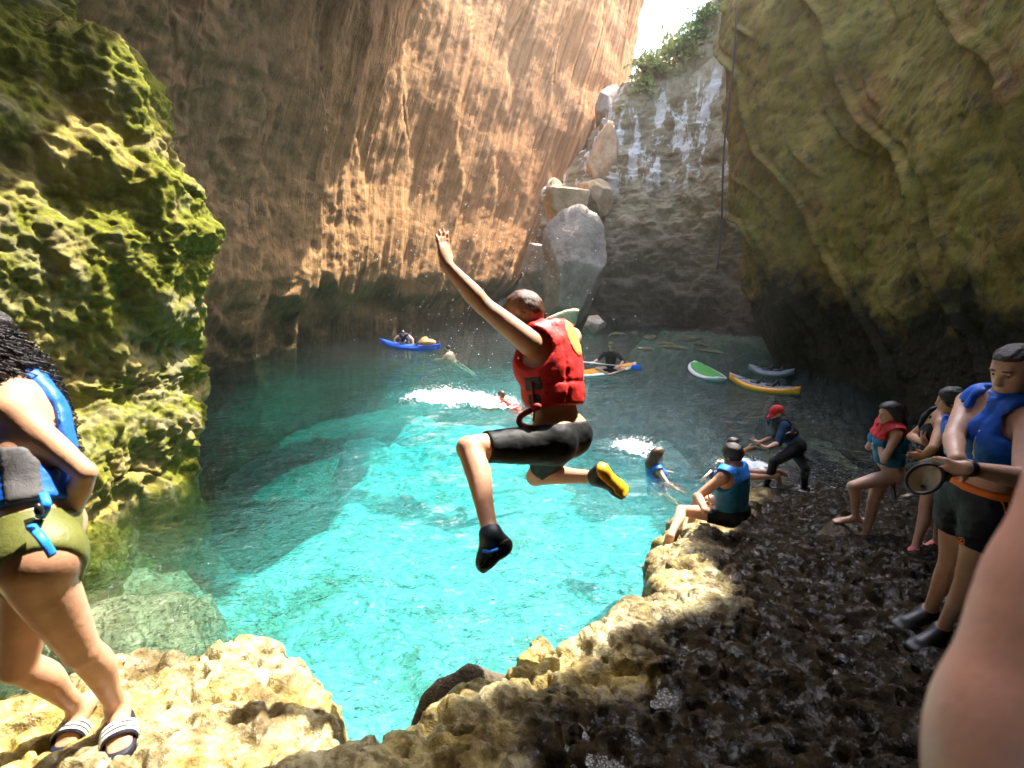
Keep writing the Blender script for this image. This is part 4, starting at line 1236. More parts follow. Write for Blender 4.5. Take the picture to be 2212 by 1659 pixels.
# ------------------------------------------------------------------ woman with curly hair at the left edge
def curly_woman():
    S = 1.0
    fw = nrm(V(-.80, -.60, 0)); right = nrm(V(fw[1], -fw[0], 0))
    ankL = P(254, 1526, 2.00); ankR = P(172, 1528, 2.08)
    kneeL = ext(ankL, 176, 1405, .42, True); kneeR = ext(ankR, 40, 1440, .42, True)
    hipL = ext(kneeL, 66, 1215, .42, True)
    pel = hipL + right * .095 + V(0, 0, .03)
    shL = P(24, 886, 1.64); 
    shR = shL + right * .33
    J = dict(pel=pel, hipL=hipL, hipR=pel + right * .095, shL=shL, shR=shR, kneeL=kneeL, kneeR=kneeR, ankL=ankL, ankR=ankR)
    J['elL'] = ext(shL, 184, 1020, .29, True); J['wrL'] = ext(J['elL'], 140, 1148, .25, False)
    J['hdL'] = nrm(V(-.45, .75, -.35)); J['pnL'] = V(-.8, -.3, .2); J['tnL'] = V(0, 0, 1)
    J['elR'] = shR + nrm(V(-.3, .3, -1)) * .28; J['wrR'] = J['elR'] + nrm(V(.2, -.6, -.5)) * .25
    J['toeL'] = W(258, 1622, ankL[2] - .065); J['toeR'] = W(140, 1612, ankR[2] - .065)
    J['head'] = P(-70, 745, 1.72); J['hf'] = fw; J['hu'] = V(0, 0, 1); J['lw'] = .98
    p = Person(J, S, fem=True, fat=.95)
    o = p.build('person with long black curly hair in blue life vest and olive swim bottoms', M['skin_brown'], .0085)
    v = p.vest(M['blue_vest'], .009, .024, .20, arm=.105, neck=.07, cut=[lambda g: smin(g.plane(p.ct, p.up) + .09, np.abs(g.plane(p.ct, p.side)) - .085, .03)])
    g, F = p.vg, p.vF
    s1 = g.plane(p.ct - p.side * .12, p.side); f2 = g.plane(p.ct, p.fwd); u = g.plane(p.ct, p.up)
    p.part('side_panel', np.maximum(np.maximum(np.maximum(F - .003, s1), np.abs(f2 + .01) - .045), u + .20), g, M['grey_mesh'], v)
    for k, (a, b, c_) in enumerate((((92, 1066, 1.56), (100, 1092, 1.54), (86, 1118, 1.56)), ((66, 1135, 1.50), (92, 1165, 1.48), (114, 1200, 1.50)))):
        m = MB(); m.tube(catmull([P(*a), P(*b), P(*c_)], 10), .013, 6, .35); m.build('strap', M['blue_strap'], v)
    m = MB(); m.ball(P(84, 1102, 1.49), (.012, .012, .022)); m.build('buckle', M['plastic_black'], v)
    p.briefs(M['olive_cloth'], .008, .009, .14)
    p.band('bracelet', M['metal'], J['wrL'] - nrm(J['wrL'] - J['elL']) * .01, J['wrL'] - J['elL'], .026, .012)
    # hair: a soft core and some two hundred helical locks
    rs = np.random.RandomState(4)
    core = [Ell(p.hc - p.hf * .02 + p.hu * .03, [p.hr, p.hf, p.hu], (.098, .108, .112)), Ell(p.hc - p.hf * .05 - p.hu * .14, [p.hr, p.hf, p.hu], (.12, .09, .18)), Ell(p.hc - p.hf * .06 - p.hu * .28, [p.hr, p.hf, p.hu], (.10, .07, .13))]
    h = p.hair(M['hair_black'], .012, .0, .06, noise=.02, nf=16, extra=core)
    m = MB()
    for i in range(460):
        a = rs.uniform(-2.5, 2.5); el = rs.uniform(-.1, 1.4)
        back = -p.hf * math.cos(a) + p.hr * math.sin(a)
        if back @ p.hf > .45: continue
        r0 = .098 + rs.uniform(-.01, .012)
        st = p.hc + p.hu * .03 + (back * math.cos(el) + p.hu * math.sin(el)) * r0
        ln = rs.uniform(.34, .54) + .05 * el
        turns, cr, ph = rs.uniform(6, 11), rs.uniform(.009, .016), rs.uniform(0, 6)
        pts = []
        for t in np.linspace(0, 1, 40):
            q = st + back * (.085 * math.sin(min(t * 2.2, 1.57)) + .05 * t) - UP * ln * t + p.hu * .05 * math.sin(t * 3.1) * math.sin(el)
            th = ph + turns * 2 * math.pi * t
            pts.append(q + cr * (math.cos(th) * p.hr + math.sin(th) * p.hf))
        m.tube(pts, .0030, 4)
    o2 = m.build('curls', M['hair_black'], h)
    # striped slides
    for q in 'LR':
        an, toe = J['ank' + q], J['toe' + q]
        d = nrm((toe - an) * V(1, 1, 0)); sd = np.cross(d, UP)
        z0 = an[2] - .080
        heel = an - d * .065; L_ = np.linalg.norm((toe - heel) * V(1, 1, 0)) + .03
        m = MB()
        def outline(z, gr):
            pts = []
            for t in np.linspace(0, 2 * math.pi, 29)[:-1]:
                x, y = math.cos(t), math.sin(t)
                w = .046 + .010 * (x > 0) * x
                pts.append(V(*(heel + d * (L_ / 2 + x * (L_ / 2 + gr)) + sd * (abs(y) ** .75 * np.sign(y)) * (w + gr))[:2], z))
            return pts
        rings = [outline(z0 - .014, .002), outline(z0, .006), outline(z0 + .018, .006), outline(z0 + .022, .0)]
        n = 28
        v = [x for r in rings for x in r]
        f = [(i * n + k, i * n + (k + 1) % n, (i + 1) * n + (k + 1) % n, (i + 1) * n + k) for i in range(3) for k in range(n)]
        f += [tuple(range(n - 1, -1, -1)), tuple(3 * n + k for k in range(n))]
        m.add(v, f)
        sl = m.build('slide_sandal', M['navy_cloth'], o)
        def strap(t0, t1, rise, nm, mat, par):
            v, f = [], []
            for a in np.linspace(0, math.pi, 15):
                for t in (t0, t1):
                    c = heel + d * L_ * t
                    v.append(V(c[0], c[1], z0 + .012) + sd * math.cos(a) * (.058 + rise) + UP * math.sin(a) ** .8 * (.062 + rise - .03 * (t - .5)))
            for i in range(14): f.append((2 * i, 2 * i + 1, 2 * i + 3, 2 * i + 2))
            mm = MB(); mm.add(v, f)
            ob = mm.build(nm, mat, par)
            ob.modifiers.new('thick', 'SOLIDIFY').thickness = .006
            return ob
        strap(.50, .78, 0, 'strap', M['navy_cloth'], sl)
        for k in range(3): strap(.535 + .082 * k, .575 + .082 * k, .005, 'stripe', M['white_cloth'], sl)
curly_woman()
def stand_z(p):
    """height of the ledge under a point"""
    return float(ledge_height(np.array([[p[0]]]), np.array([[p[1]]]))[0, 0])
# ------------------------------------------------------------------ man with the cap at the right edge
def cap_man():
    fw = nrm(V(-.98, .06, 0)); right = nrm(V(fw[1], -fw[0], 0))
    ankL, ankR = P(2034, 1362, 2.78), P(2006, 1322, 2.94)
    kneeL = ext(ankL, 2090, 1238, .42, True); kneeR = ext(ankR, 2052, 1212, .42, True)
    hipL = ext(kneeL, 2138, 1104, .42, True); hipR = hipL + right * .172
    pel = (hipL + hipR) / 2 + V(0, 0, .04)
    shL = P(2228, 912, 2.20); shR = shL + right * .325
    J = dict(pel=pel, hipL=hipL, hipR=hipR, shL=shL, shR=shR, kneeL=kneeL, kneeR=kneeR, ankL=ankL, ankR=ankR)
    J['elL'] = ext(shL, 2212, 1035, .30, True); J['wrL'] = ext(J['elL'], 2088, 1010, .265, True)
    J['elR'] = ext(shR, 2060, 944, .31, True); J['wrR'] = ext(J['elR'], 2066, 992, .22, True)
    J['hdL'] = nrm(P(2030, 1022, 2.12) - J['wrL']); J['pnL'] = V(.1, .9, .2); J['tnL'] = V(-.3, -.1, 1); J['cuL'] = (.35, .45, .5, .5)
    J['hdR'] = nrm(P(2080, 1008, 2.2) - J['wrR']); J['pnR'] = V(.1, .7, -.6); J['tnR'] = V(.8, -.3, .3); J['cuR'] = (.5, .6, .6, .6)
    J['toeL'] = ankL + nrm(V(-.93, -.25, 0)) * .20 - V(0, 0, .075); J['toeR'] = ankR + nrm(V(-.95, -.15, 0)) * .20 - V(0, 0, .075)
    J['head'] = P(2190, 800, 2.28); J['hf'] = V(-.93, -.25, -.32); J['hu'] = V(-.18, -.08, 1)
    J['lw'] = .97; J['aw'] = 1.08
    p = Person(J, .94, fat=.98)
    o = p.build('person with receding hair in blue life vest and black shorts with orange waistband', M['skin_fair'], .0085)
    p.hair(M['hair_dark'], .006, .010, -.035, -.055, .005, 50)
    p.eyes(M['eye_white'], M['eye_dark'], M['hair_dark'])
    v = p.vest(M['blue_vest'], .009, .038, .40, front='zip', arm=.092, neck=.060, vneck=.05, cut=[lambda g: smin(g.plane(p.ct, p.up) + .07, np.abs(g.plane(p.ct, p.side)) - .135, .03)])
    g, F = p.vg, p.vF
    sd, u, fwp = g.plane(p.ct, p.side), g.plane(p.ct, p.up), g.plane(p.ct, p.fwd)
    for q in (-.085, .085):
        p.part('piping', np.maximum(np.maximum(np.maximum(F - .005, np.abs(sd - q) - .0055), -fwp + .02), np.maximum(u + .05, -u - .42)), g, M['white_cloth'], v)
    zz = np.maximum(np.maximum(np.maximum(F - .006, np.abs(sd) - .008), -fwp + .02), u + .17)
    p.part('zip', zz, g, M['plastic_black'], v)
    m = MB(); c = p.ct + p.fwd * .16 - p.up * .19; m.ball(c, (.008, .008, .016)); m.build('zip_pull', M['yellow_patch'], v)
    sh = p.shorts(M['navy_cloth'], .0085, .46, .012, .17, tight=False)
    # orange waistband and stripes follow the cloth
    pr = [p.torso[0], p.torso[1]] + p.torso[6:]
    gg = Grid(*p.bounds(pr + p.thigh['L'] + p.thigh['R'], .05), .007)
    A = gg.field(pr, .018)
    wp = gg.plane(lerp(pel, p.ct, .165), p.up)
    p.part('waistband', np.maximum(A, np.abs(wp) - .016), gg, M['orange_cloth'], sh)
    for q, sg in (('L', -1), ('R', 1)):
        hp, kn = J['hip' + q], J['knee' + q]
        B = smin(gg.field(p.thigh[q], .026), gg.field(pr, .019), .02)
        ax = nrm(kn - hp); out = nrm(p.hs * sg - ax * ((p.hs * sg) @ ax)); fr = np.cross(ax, out)
        for k in (-.012, .012):
            st = np.maximum(np.abs(gg.plane(hp + fr * k, fr)) - .0045, -gg.plane(hp, out))
            st = np.maximum(st, np.maximum(gg.plane(lerp(hp, kn, .46), ax), gg.plane(lerp(pel, p.ct, .14), p.up)))
            p.part('stripe', np.maximum(B, st), gg, M['orange_cloth'], sh)
    c = lerp(J['hipL'], J['kneeL'], .42) + p.pf * .11 * 1.0 - p.hs * .03
    m = MB(); n = nrm(p.pf - p.hs * .3); t1 = nrm(np.cross(n, p.up)); t2 = np.cross(n, t1)
    m.tube([c + (t1 * math.cos(a) * .014 + t2 * math.sin(a) * .017) for a in np.linspace(0, 2 * math.pi, 17)], .0028, 5); m.ball(c, (.006, .006, .009)); m.build('emblem', M['orange_cloth'], sh)
    for q in 'LR': p.shoe(q, M['rubber_black'], .0085, .009, M['rubber_black'], name='water_shoe')
    wa = nrm(J['wrL'] - J['elL'])
    p.band('wristwatch', M['plastic_black'], J['wrL'] - wa * .012, wa, .031, .026)
    # the cap in his hands, turned to show its pale lining
    hold = J['wrL'] + J['hdL'] * .12
    C = P(1997, 1034, 2.11)
    n = nrm(V(-.55, -.62, .56)); e1 = nrm(P(2030, 1005, 2.12) - P(1960, 1062, 2.12)); e1 = nrm(e1 - n * (e1 @ n)); e2 = np.cross(n, e1)
    def dome(r0, depth, mat, nm, par, flip=1):
        v, f = [], []
        R, K = 10, 28
        for i in range(R):
            a = (i / (R - 1)) * math.pi / 2
            for k in range(K):
                t = 2 * math.pi * k / K
                rr = r0 * math.cos(a) * (1 + .04 * math.sin(3 * t + 1))
                v.append(C + e1 * rr * 1.12 * math.cos(t) + e2 * rr * .82 * math.sin(t) - n * depth * math.sin(a) * (1 - .08 * math.cos(2 * t)))
        for i in range(R - 1):
            for k in range(K): f.append((i * K + k, i * K + (k + 1) % K, (i + 1) * K + (k + 1) % K, (i + 1) * K + k))
        mm = MB(); mm.add(v, f)
        return mm.build(nm, mat, par)
    t = empty('cap', C, 'khaki peaked cap held upside down so that its cream lining shows', 'cap')
    dome(.064, .080, M['khaki'], 'crown', t); dome(.058, .066, M['cream'], 'lining', t)
    m = MB(); m.tube([C + e1 * .064 * 1.12 * math.cos(a) + e2 * .064 * .82 * math.sin(a) for a in np.linspace(0, 2 * math.pi, 33)], .007, 6); m.build('sweatband', M['plastic_black'], t)
    v, f = [], []
    for i, q in enumerate((0, .35, .7, 1)):
        for k in range(11):
            a = (k / 10 - .5) * 2.3
            r = 1.0 + .75 * q * math.cos(a * .62)
            v.append(C + e1 * .064 * 1.12 * r * math.cos(a) + e2 * .064 * .82 * (1.0 + .25 * q) * math.sin(a) - n * (.01 + .02 * q * q - .02 * (a / 1.15) ** 2 * q))
    for i in range(3):
        for k in range(10): f.append((i * 11 + k, i * 11 + k + 1, (i + 1) * 11 + k + 1, (i + 1) * 11 + k))
    mm = MB(); mm.add(v, f); b = mm.build('peak', M['khaki'], t); b.modifiers.new('thick', 'SOLIDIFY').thickness = .004
    m = MB(); m.tube([C - e1 * .07 - n * .045 - e2 * .01, C - e1 * .10 - n * .02, C - e1 * .105 + n * .0], .012, 6, .3); m.build('strap', M['cream'], t)
    m = MB(); m.ball(C - e1 * .02 - n * .060 - e2 * .01, (.008, .016, .012)); m.build('label', M['plastic_black'], t)
cap_man()

# ------------------------------------------------------------------ boy behind him, seen from behind
def boy():
    S = .90
    fw = nrm(V(-.80, .55, 0)); right = nrm(V(fw[1], -fw[0], 0))
    ankL = P(1975, 1190, 4.45); ankR = P(2022, 1175, 4.65)
    kneeL = ext(ankL, 2000, 1090, .40, True); kneeR = ext(ankR, 2036, 1085, .40, True)
    hipL = ext(kneeL, 2024, 1000, .40, False); hipR = hipL + right * .17
    pel = (hipL + hipR) / 2 + V(0, 0, .03)
    shL = P(2036, 918, 4.15); shR = shL + right * .32
    J = dict(pel=pel, hipL=hipL, hipR=hipR, shL=shL, shR=shR, kneeL=kneeL, kneeR=kneeR, ankL=ankL, ankR=ankR)
    J['elL'] = ext(shL, 2016, 968, .26, True); J['wrL'] = ext(J['elL'], 1996, 984, .20, False); J['elR'] = shR + V(-.12, .1, -.22); J['wrR'] = P(1999, 957, 4.3)
    J['hdL'] = V(-1, .2, -.1); J['hdR'] = V(-.6, -.2, .6)
    J['toeL'] = ankL + V(-.19, -.02, -.07); J['toeR'] = ankR + V(-.19, .0, -.07)
    J['head'] = P(2055, 866, 4.2); J['hf'] = V(-.75, .64, -.15); J['hu'] = V(-.1, 0, 1)
    p = Person(J, S, fat=.9)
    p.build('slim person with short dark hair and pink water shoes, seen from behind', M['skin_tan'], .012)
    p.hair(M['hair_black'], .014, .02, .045, -.10, .008, 40)
    p.vest(M['navy_cloth'], .012, .030, .12, arm=.10, neck=.07)
    p.shorts(M['navy_cloth'], .012, .35, .014, .16)
    for q in 'LR': p.shoe(q, M['pink_foot'], .010, .008)
boy()
def far_head():
    """mostly hidden person in maroon deeper in the shade"""
    S = .95
    b = P(2105, 1120, 6.3); b[2] = .25
    J = dict(pel=b + V(0, 0, .88), ankL=b + V(-.08, 0, .08), ankR=b + V(.08, .08, .08))
    right = V(.5, .86, 0)
    J.update(hipL=J['pel'] - right * .09, hipR=J['pel'] + right * .09, shL=J['pel'] + V(0, 0, .48) - right * .17, shR=J['pel'] + V(0, 0, .48) + right * .17)
    J.update(kneeL=J['ankL'] + V(-.03, 0, .4), kneeR=J['ankR'] + V(-.03, 0, .4), elL=J['shL'] + V(.02, 0, -.28), elR=J['shR'] + V(.02, 0, -.28))
    J.update(wrL=J['elL'] + V(-.12, 0, -.2), wrR=J['elR'] + V(-.12, 0, -.2), toeL=J['ankL'] + V(-.19, 0, -.07), toeR=J['ankR'] + V(-.19, 0, -.07))
    J['head'] = J['pel'] + V(-.03, 0, .72); J['hf'] = V(-.9, .3, 0); J['hu'] = V(0, 0, 1)
    p = Person(J, S)
    p.build('person in maroon vest deep in the shade, half hidden behind the man with the cap', M['skin_tan'], .016)
    p.hair(M['hair_black'], .014, .02, .045, -.05, .008, 40)
    p.vest(mat_cloth('maroon_vest', (.20, .015, .02), .6), .016, .035, .15)
    p.shorts(M['navy_cloth'], .016, .5, .014, .16)
far_head()

# ------------------------------------------------------------------ woman with one foot raised
def step_woman():
    S = .88
    fw = nrm(V(-.93, .28, 0)); right = nrm(V(fw[1], -fw[0], 0))
    ankR = P(1869, 1157, 5.02); kneeR = ext(ankR, 1886, 1083, .38, True)
    hipR = ext(kneeR, 1912, 1014, .39, False)
    hipL = hipR - right * .17
    pel = (hipL + hipR) / 2 + V(0, 0, .03)
    kneeL = ext(hipL, 1842, 1050, .38, True); ankL = ext(kneeL, 1849, 1118, .37, False)
    shL = P(1938, 938, 4.72); shR = shL + right * .31
    J = dict(pel=pel, hipL=hipL, hipR=hipR, shL=shL, shR=shR, kneeL=kneeL, kneeR=kneeR, ankL=ankL, ankR=ankR)
    J['elL'] = ext(shL, 1910, 996, .27, True); J['wrL'] = ext(J['elL'], 1898, 950, .22, False)
    J['elR'] = shR + nrm(V(-.5, -.1, -.8)) * .26; J['wrR'] = P(1901, 936, 4.92)
    J['hdL'] = V(-.05, .2, 1); J['pnL'] = V(.6, .6, 0); J['hdR'] = V(.1, -.2, .8); J['cuL'] = J['cuR'] = (.7, .8, .8, .8)
    J['toeL'] = ankL + V(-.20, .02, -.05); J['toeR'] = ankR + V(-.20, -.04, -.07)
    J['head'] = P(1922, 894, 4.80); J['hf'] = V(-.97, .15, -.10); J['hu'] = V(0, 0, 1)
    p = Person(J, S, fem=True, fat=.95)
    p.build('barefoot person in teal life vest with red collar, one foot raised on a rock', M['skin_fair'], .011)
    back = p.hc - p.hf * .06 - p.hu * .02
    p.hair(M['hair_black'], .017, .030, .02, noise=.005, nf=40, extra=[Ell(p.hc - p.hf * .05 - p.hu * .07, [p.hr, p.hf, p.hu], (.07, .06, .13)), Ell(p.hc - p.hf * .085 - p.hu * .16, [p.hr, p.hf, p.hu], (.055, .04, .10))])
    v = p.vest(M['teal_vest'], .011, .036, .20, arm=.10, neck=.072)
    g, F = p.vg, p.vF
    u = g.plane(p.ct, p.up); sd = g.plane(p.ct, p.side)
    p.part('collar', np.maximum(F - .008, -(u + .05)), g, M['red_strap'], v)
    m = MB(); c = p.ct + p.fwd * .165 - p.side * .06 - p.up * .14
    t1 = nrm(np.cross(p.up, p.fwd)); m.tube([c + t1 * math.cos(a) * .022 + p.up * math.sin(a) * .03 for a in np.linspace(0, 6.28, 15)], .006, 5); m.build('emblem', M['white_cloth'], v)
    p.briefs(M['black_cloth'], .010, .010, .10)
    m = MB(); a = J['hipL'] - p.side * .06
    m.tube([a + V(0, 0, .05), a + V(-.01, -.02, -.06), a + V(.02, -.03, -.2)], .012, 5, .4); m.build('tie', M['black_cloth'], p.o)
    b = ankL + V(-.08, 0, -.15)
    boulder(V(b[0] + .02, b[1] + .03, b[2] - .14), (.55, .45, .52), 71, M['dark_rock'], 'dark wet rock that the person in the teal life vest rests a foot on', .4, n=16, name='rock')
step_woman()

# ------------------------------------------------------------------ man in the red cap helping a swimmer out
def red_cap():
    fw = nrm(V(-.95, -.05, 0)); right = nrm(V(fw[1], -fw[0], 0))
    ankL = P(1654, 1050, 7.9); ankR = P(1734, 1052, 8.1)
    kneeL = ext(ankL, 1670, 1000, .42, True); hipL = ext(kneeL, 1722, 968, .43, False)
    hipR = hipL + right * .18; pel = (hipL + hipR) / 2 + V(0, 0, .05)
    kneeR = ext(hipR, 1740, 1012, .42, True); ankR = ext(kneeR, 1737, 1054, .42, False)
    shL = P(1694, 920, 7.75); shR = shL + right * .38 
    J = dict(pel=pel, hipL=hipL, hipR=hipR, shL=shL, shR=shR, kneeL=kneeL, kneeR=kneeR, ankL=ankL, ankR=ankR)
    J['elL'] = ext(shL, 1680, 958, .30, True); J['wrL'] = ext(J['elL'], 1656, 968, .26, True); J['hdL'] = V(-.8, .1, .35)
    J['elR'] = ext(shR, 1672, 950, .30, False); J['wrR'] = J['elR'] + nrm(V(-.9, -.2, -.2)) * .26; J['hdR'] = V(-.8, 0, .2)
    J['toeL'] = ankL + V(-.22, -.03, -.06); J['toeR'] = ankR + V(-.21, .0, -.06)
    J['head'] = P(1679, 893, 7.85); J['hf'] = V(-.85, -.05, -.5); J['hu'] = V(-.5, 0, .85)
    p = Person(J, 1.03)
    p.build('person in red cap and dark clothes bending down to help a swimmer out', M['skin_fair'], .013)
    def cloth(name, prims, off, mat, cut=None):
        g = Grid(*p.bounds(prims, .05), .013)
        F = g.field(prims, off) + .006 * fbm(g.pts() * 12, 2)
        if cut: F = smax(F, cut(g), .01)
        return p.part(name, F, g, mat)
    cloth('shirt', p.torso[:6] + p.trap + p.sleeve['L'] + p.sleeve['R'], .016, M['navy_shirt'], lambda g: -g.plane(lerp(pel, p.ct, .05), p.up))
    cloth('wetsuit_trousers', [p.torso[0], p.torso[1]] + p.torso[6:] + p.legs, .010, M['wetsuit'], lambda g: g.plane(lerp(pel, p.ct, .2), p.up))
    v = p.vest(M['navy_cloth'], .013, .04, .2)
    m = MB(); c = shL + V(-.03, -.06, -.10); m.tube([c + V(-.05, 0, -.05), c + V(0, -.03, .0), c + V(.08, -.02, .03)], .02, 6, .4); m.build('reflective_patch', M['cream'], v)
    m = MB(); c = shL + V(.10, -.08, -.10); m.tube([c + V(-.05, 0, -.02), c, c + V(.04, 0, .02)], .018, 6, .4); m.build('orange_patch', M['orange_cloth'], v)
    for q in 'LR': p.shoe(q, M['rubber_black'], .012, .010, M['white_plastic'], name='shoe')
    g = Grid(*p.bounds(p.skull, .14), .010)
    F = smax(g.field(p.skull, .014), -g.plane(p.hc + p.hu * .03, p.hu), .006)
    c = p.o and p.part('cap', F, g, M['red_cap'])
    vv, f = [], []
    for i, q in enumerate((0, .5, 1)):
        for k in range(11):
            a = (k / 10 - .5) * 2.2
            r = .100 + .075 * q * math.cos(a * .7)
            vv.append(p.hc + p.hu * (.035 - .012 * q) + p.hf * r * math.cos(a) + p.hr * .09 * math.sin(a))
    for i in range(2):
        for k in range(10): f.append((i * 11 + k, i * 11 + k + 1, (i + 1) * 11 + k + 1, (i + 1) * 11 + k))
    m = MB(); m.add(vv, f); b = m.build('peak', M['red_cap'], c); b.modifiers.new('thick', 'SOLIDIFY').thickness = .008
red_cap()

def climber():
    """the swimmer being helped, hidden behind the seated man up to the forehead, arm and knees out of the water"""
    fw = nrm(V(.9, -.25, .2)); right = nrm(np.cross(fw, UP))
    pel = P(1590, 1020, 7.9); pel[2] = -.12
    shm = P(1575, 985, 7.9)
    J = dict(pel=pel, shL=shm - right * .18, shR=shm + right * .18, hipL=pel - right * .09, hipR=pel + right * .09)
    J['head'] = P(1585, 962, 8.0); J['hf'] = V(.75, -.6, .1); J['hu'] = V(0, 0, 1)
    J['elL'] = ext(J['shL'], 1600, 978, .28, False); J['wrL'] = ext(J['elL'], 1614, 970, .22, True); J['hdL'] = V(1, -.1, .2)
    J['elR'] = ext(J['shR'], 1556, 1000, .27, True); J['wrR'] = J['elR'] + V(.02, -.1, -.2)
    J['kneeR'] = ext(J['hipR'], 1622, 1005, .40, True); J['ankR'] = ext(J['kneeR'], 1676, 1030, .42, False)
    J['kneeL'] = J['kneeR'] - right * .28 + V(.1, 0, -.05); J['ankL'] = J['ankR'] - right * .2 + V(.1, .05, -.02)
    J['toeR'] = J['ankR'] + V(.12, .06, -.14); J['toeL'] = J['ankL'] + V(.16, 0, -.05)
    J['base'] = pel
    p = Person(J, 1.0)
    p.build('bare chested person in the water reaching a hand to the person in red cap', M['skin_tan'], .013)
    p.hair(M['hair_dark'], .010, .014, .04, -.05, .006, 40)
    p.shorts(M['black_cloth'], .013, .55, .012, .14)
climber()

# ------------------------------------------------------------------ man sitting on the rim with a phone and stick
def seated():
    right = nrm(V(.80, .60, 0)); fw = nrm(V(-.62, .78, 0))
    pel = P(1580, 1104, 5.15)
    shL = P(1560, 1032, 4.95); shR = shL + right * .36
    J = dict(pel=pel, shL=shL, shR=shR, **hips(pel, right, 1.0))
    J['hipL'] = J['hipL'] - V(0, 0, .02)
    J['elL'] = ext(shL, 1506, 1074, .29, False); J['wrL'] = ext(J['elL'], 1522, 1103, .25, True)
    J['hdL'] = nrm(V(.3, .5, -.1)); J['cuL'] = (.7, .8, .8, .8); J['pnL'] = V(.5, .2, .5)
    J['elR'] = shR + nrm(V(-.35, .5, -.55)) * .28; J['wrR'] = P(1550, 1032, 5.25); J['hdR'] = nrm(P(1540, 1024, 5.2) - J['wrR']); J['cuR'] = (.6, .7, .7, .7)
    J['kneeL'] = ext(J['hipL'], 1470, 1102, .43, True); J['ankL'] = ext(J['kneeL'], 1447, 1160, .42, True); J['toeL'] = J['ankL'] + V(-.08, -.02, -.17)
    J['kneeR'] = J['hipR'] + nrm(V(-.70, .75, -.05)) * .42; J['ankR'] = J['kneeR'] + V(-.05, .05, -.40); J['toeR'] = J['ankR'] + V(-.14, .1, -.12)
    J['head'] = P(1582, 984, 5.08); J['hf'] = V(-.55, .80, -.30); J['hu'] = V(-.1, .15, 1)
    J['neck'] = (shL + shR) / 2 + V(0, 0, .05); J['base'] = pel
    p = Person(J, 1.0)
    p.build('person in teal blue life vest sitting on the sunlit rim filming with a phone', M['skin_tan'], .0105)
    p.hair(M['hair_dark'], .010, .016, .045, -.07, .006, 40)
    v = p.vest(M['teal_vest'], .0105, .036, .12, arm=.105, neck=.085)
    g, F = p.vg, p.vF
    u = g.plane(p.ct, p.up)
    p.part('shoulder_straps', np.maximum(F - .005, -(u + .035)), g, M['blue_strap'], v)['kind'] = 'stuff'
    p.shorts(M['black_cloth'], .0105, .42, .014, .16)
    a, b = P(1536, 1100, 4.95), P(1523, 1030, 5.05)
    t = empty('selfie_stick', a, 'thin white selfie stick held upright by the seated person', 'selfie stick')
    m = MB(); m.tube([a - (b - a) * .1, a + (b - a) * .5, b], .007, 8); m.build('pole', M['white_plastic'], t)
    m = MB(); m.tube([a - (b - a) * .12, a + (b - a) * .15], .014, 8); m.build('grip', M['blue_strap'], t)
    ax = nrm(P(1537, 1010, 5.02) - P(1517, 1030, 5.05))
    m = MB(); m.tube([b - ax * .07, b + ax * .09], .022, 8, .45); m.build('clamp', M['white_plastic'], t)
    c = P(1538, 1027, 5.08); ph = empty('phone', c, 'dark phone in the raised hand of the seated person', 'phone')
    e1 = nrm(P(1531, 1018, 5.05) - P(1545, 1038, 5.1)); e2 = nrm(V(.7, .6, .3)); e2 = nrm(e2 - e1 * (e1 @ e2)); nn = np.cross(e1, e2)
    def slab(c, a, b, h, k=.8):
        v, f = [], []
        for s_ in (-1, 1):
            for t_ in np.linspace(0, 2 * math.pi, 21)[:-1]:
                x, y = math.cos(t_), math.sin(t_)
                v.append(c + e1 * a * np.sign(x) * abs(x) ** .35 + e2 * b * np.sign(y) * abs(y) ** .35 + nn * h * s_)
        f = [(k_, (k_ + 1) % 20, 20 + (k_ + 1) % 20, 20 + k_) for k_ in range(20)] + [tuple(range(19, -1, -1)), tuple(range(20, 40))]
        mm = MB(); mm.add(v, f); return mm
    slab(c, .078, .038, .005).build('case', M['plastic_black'], ph, smooth=False)
    slab(c + nn * .0055, .073, .034, .001).build('screen', M['eye_dark'], ph, smooth=False)
seated()

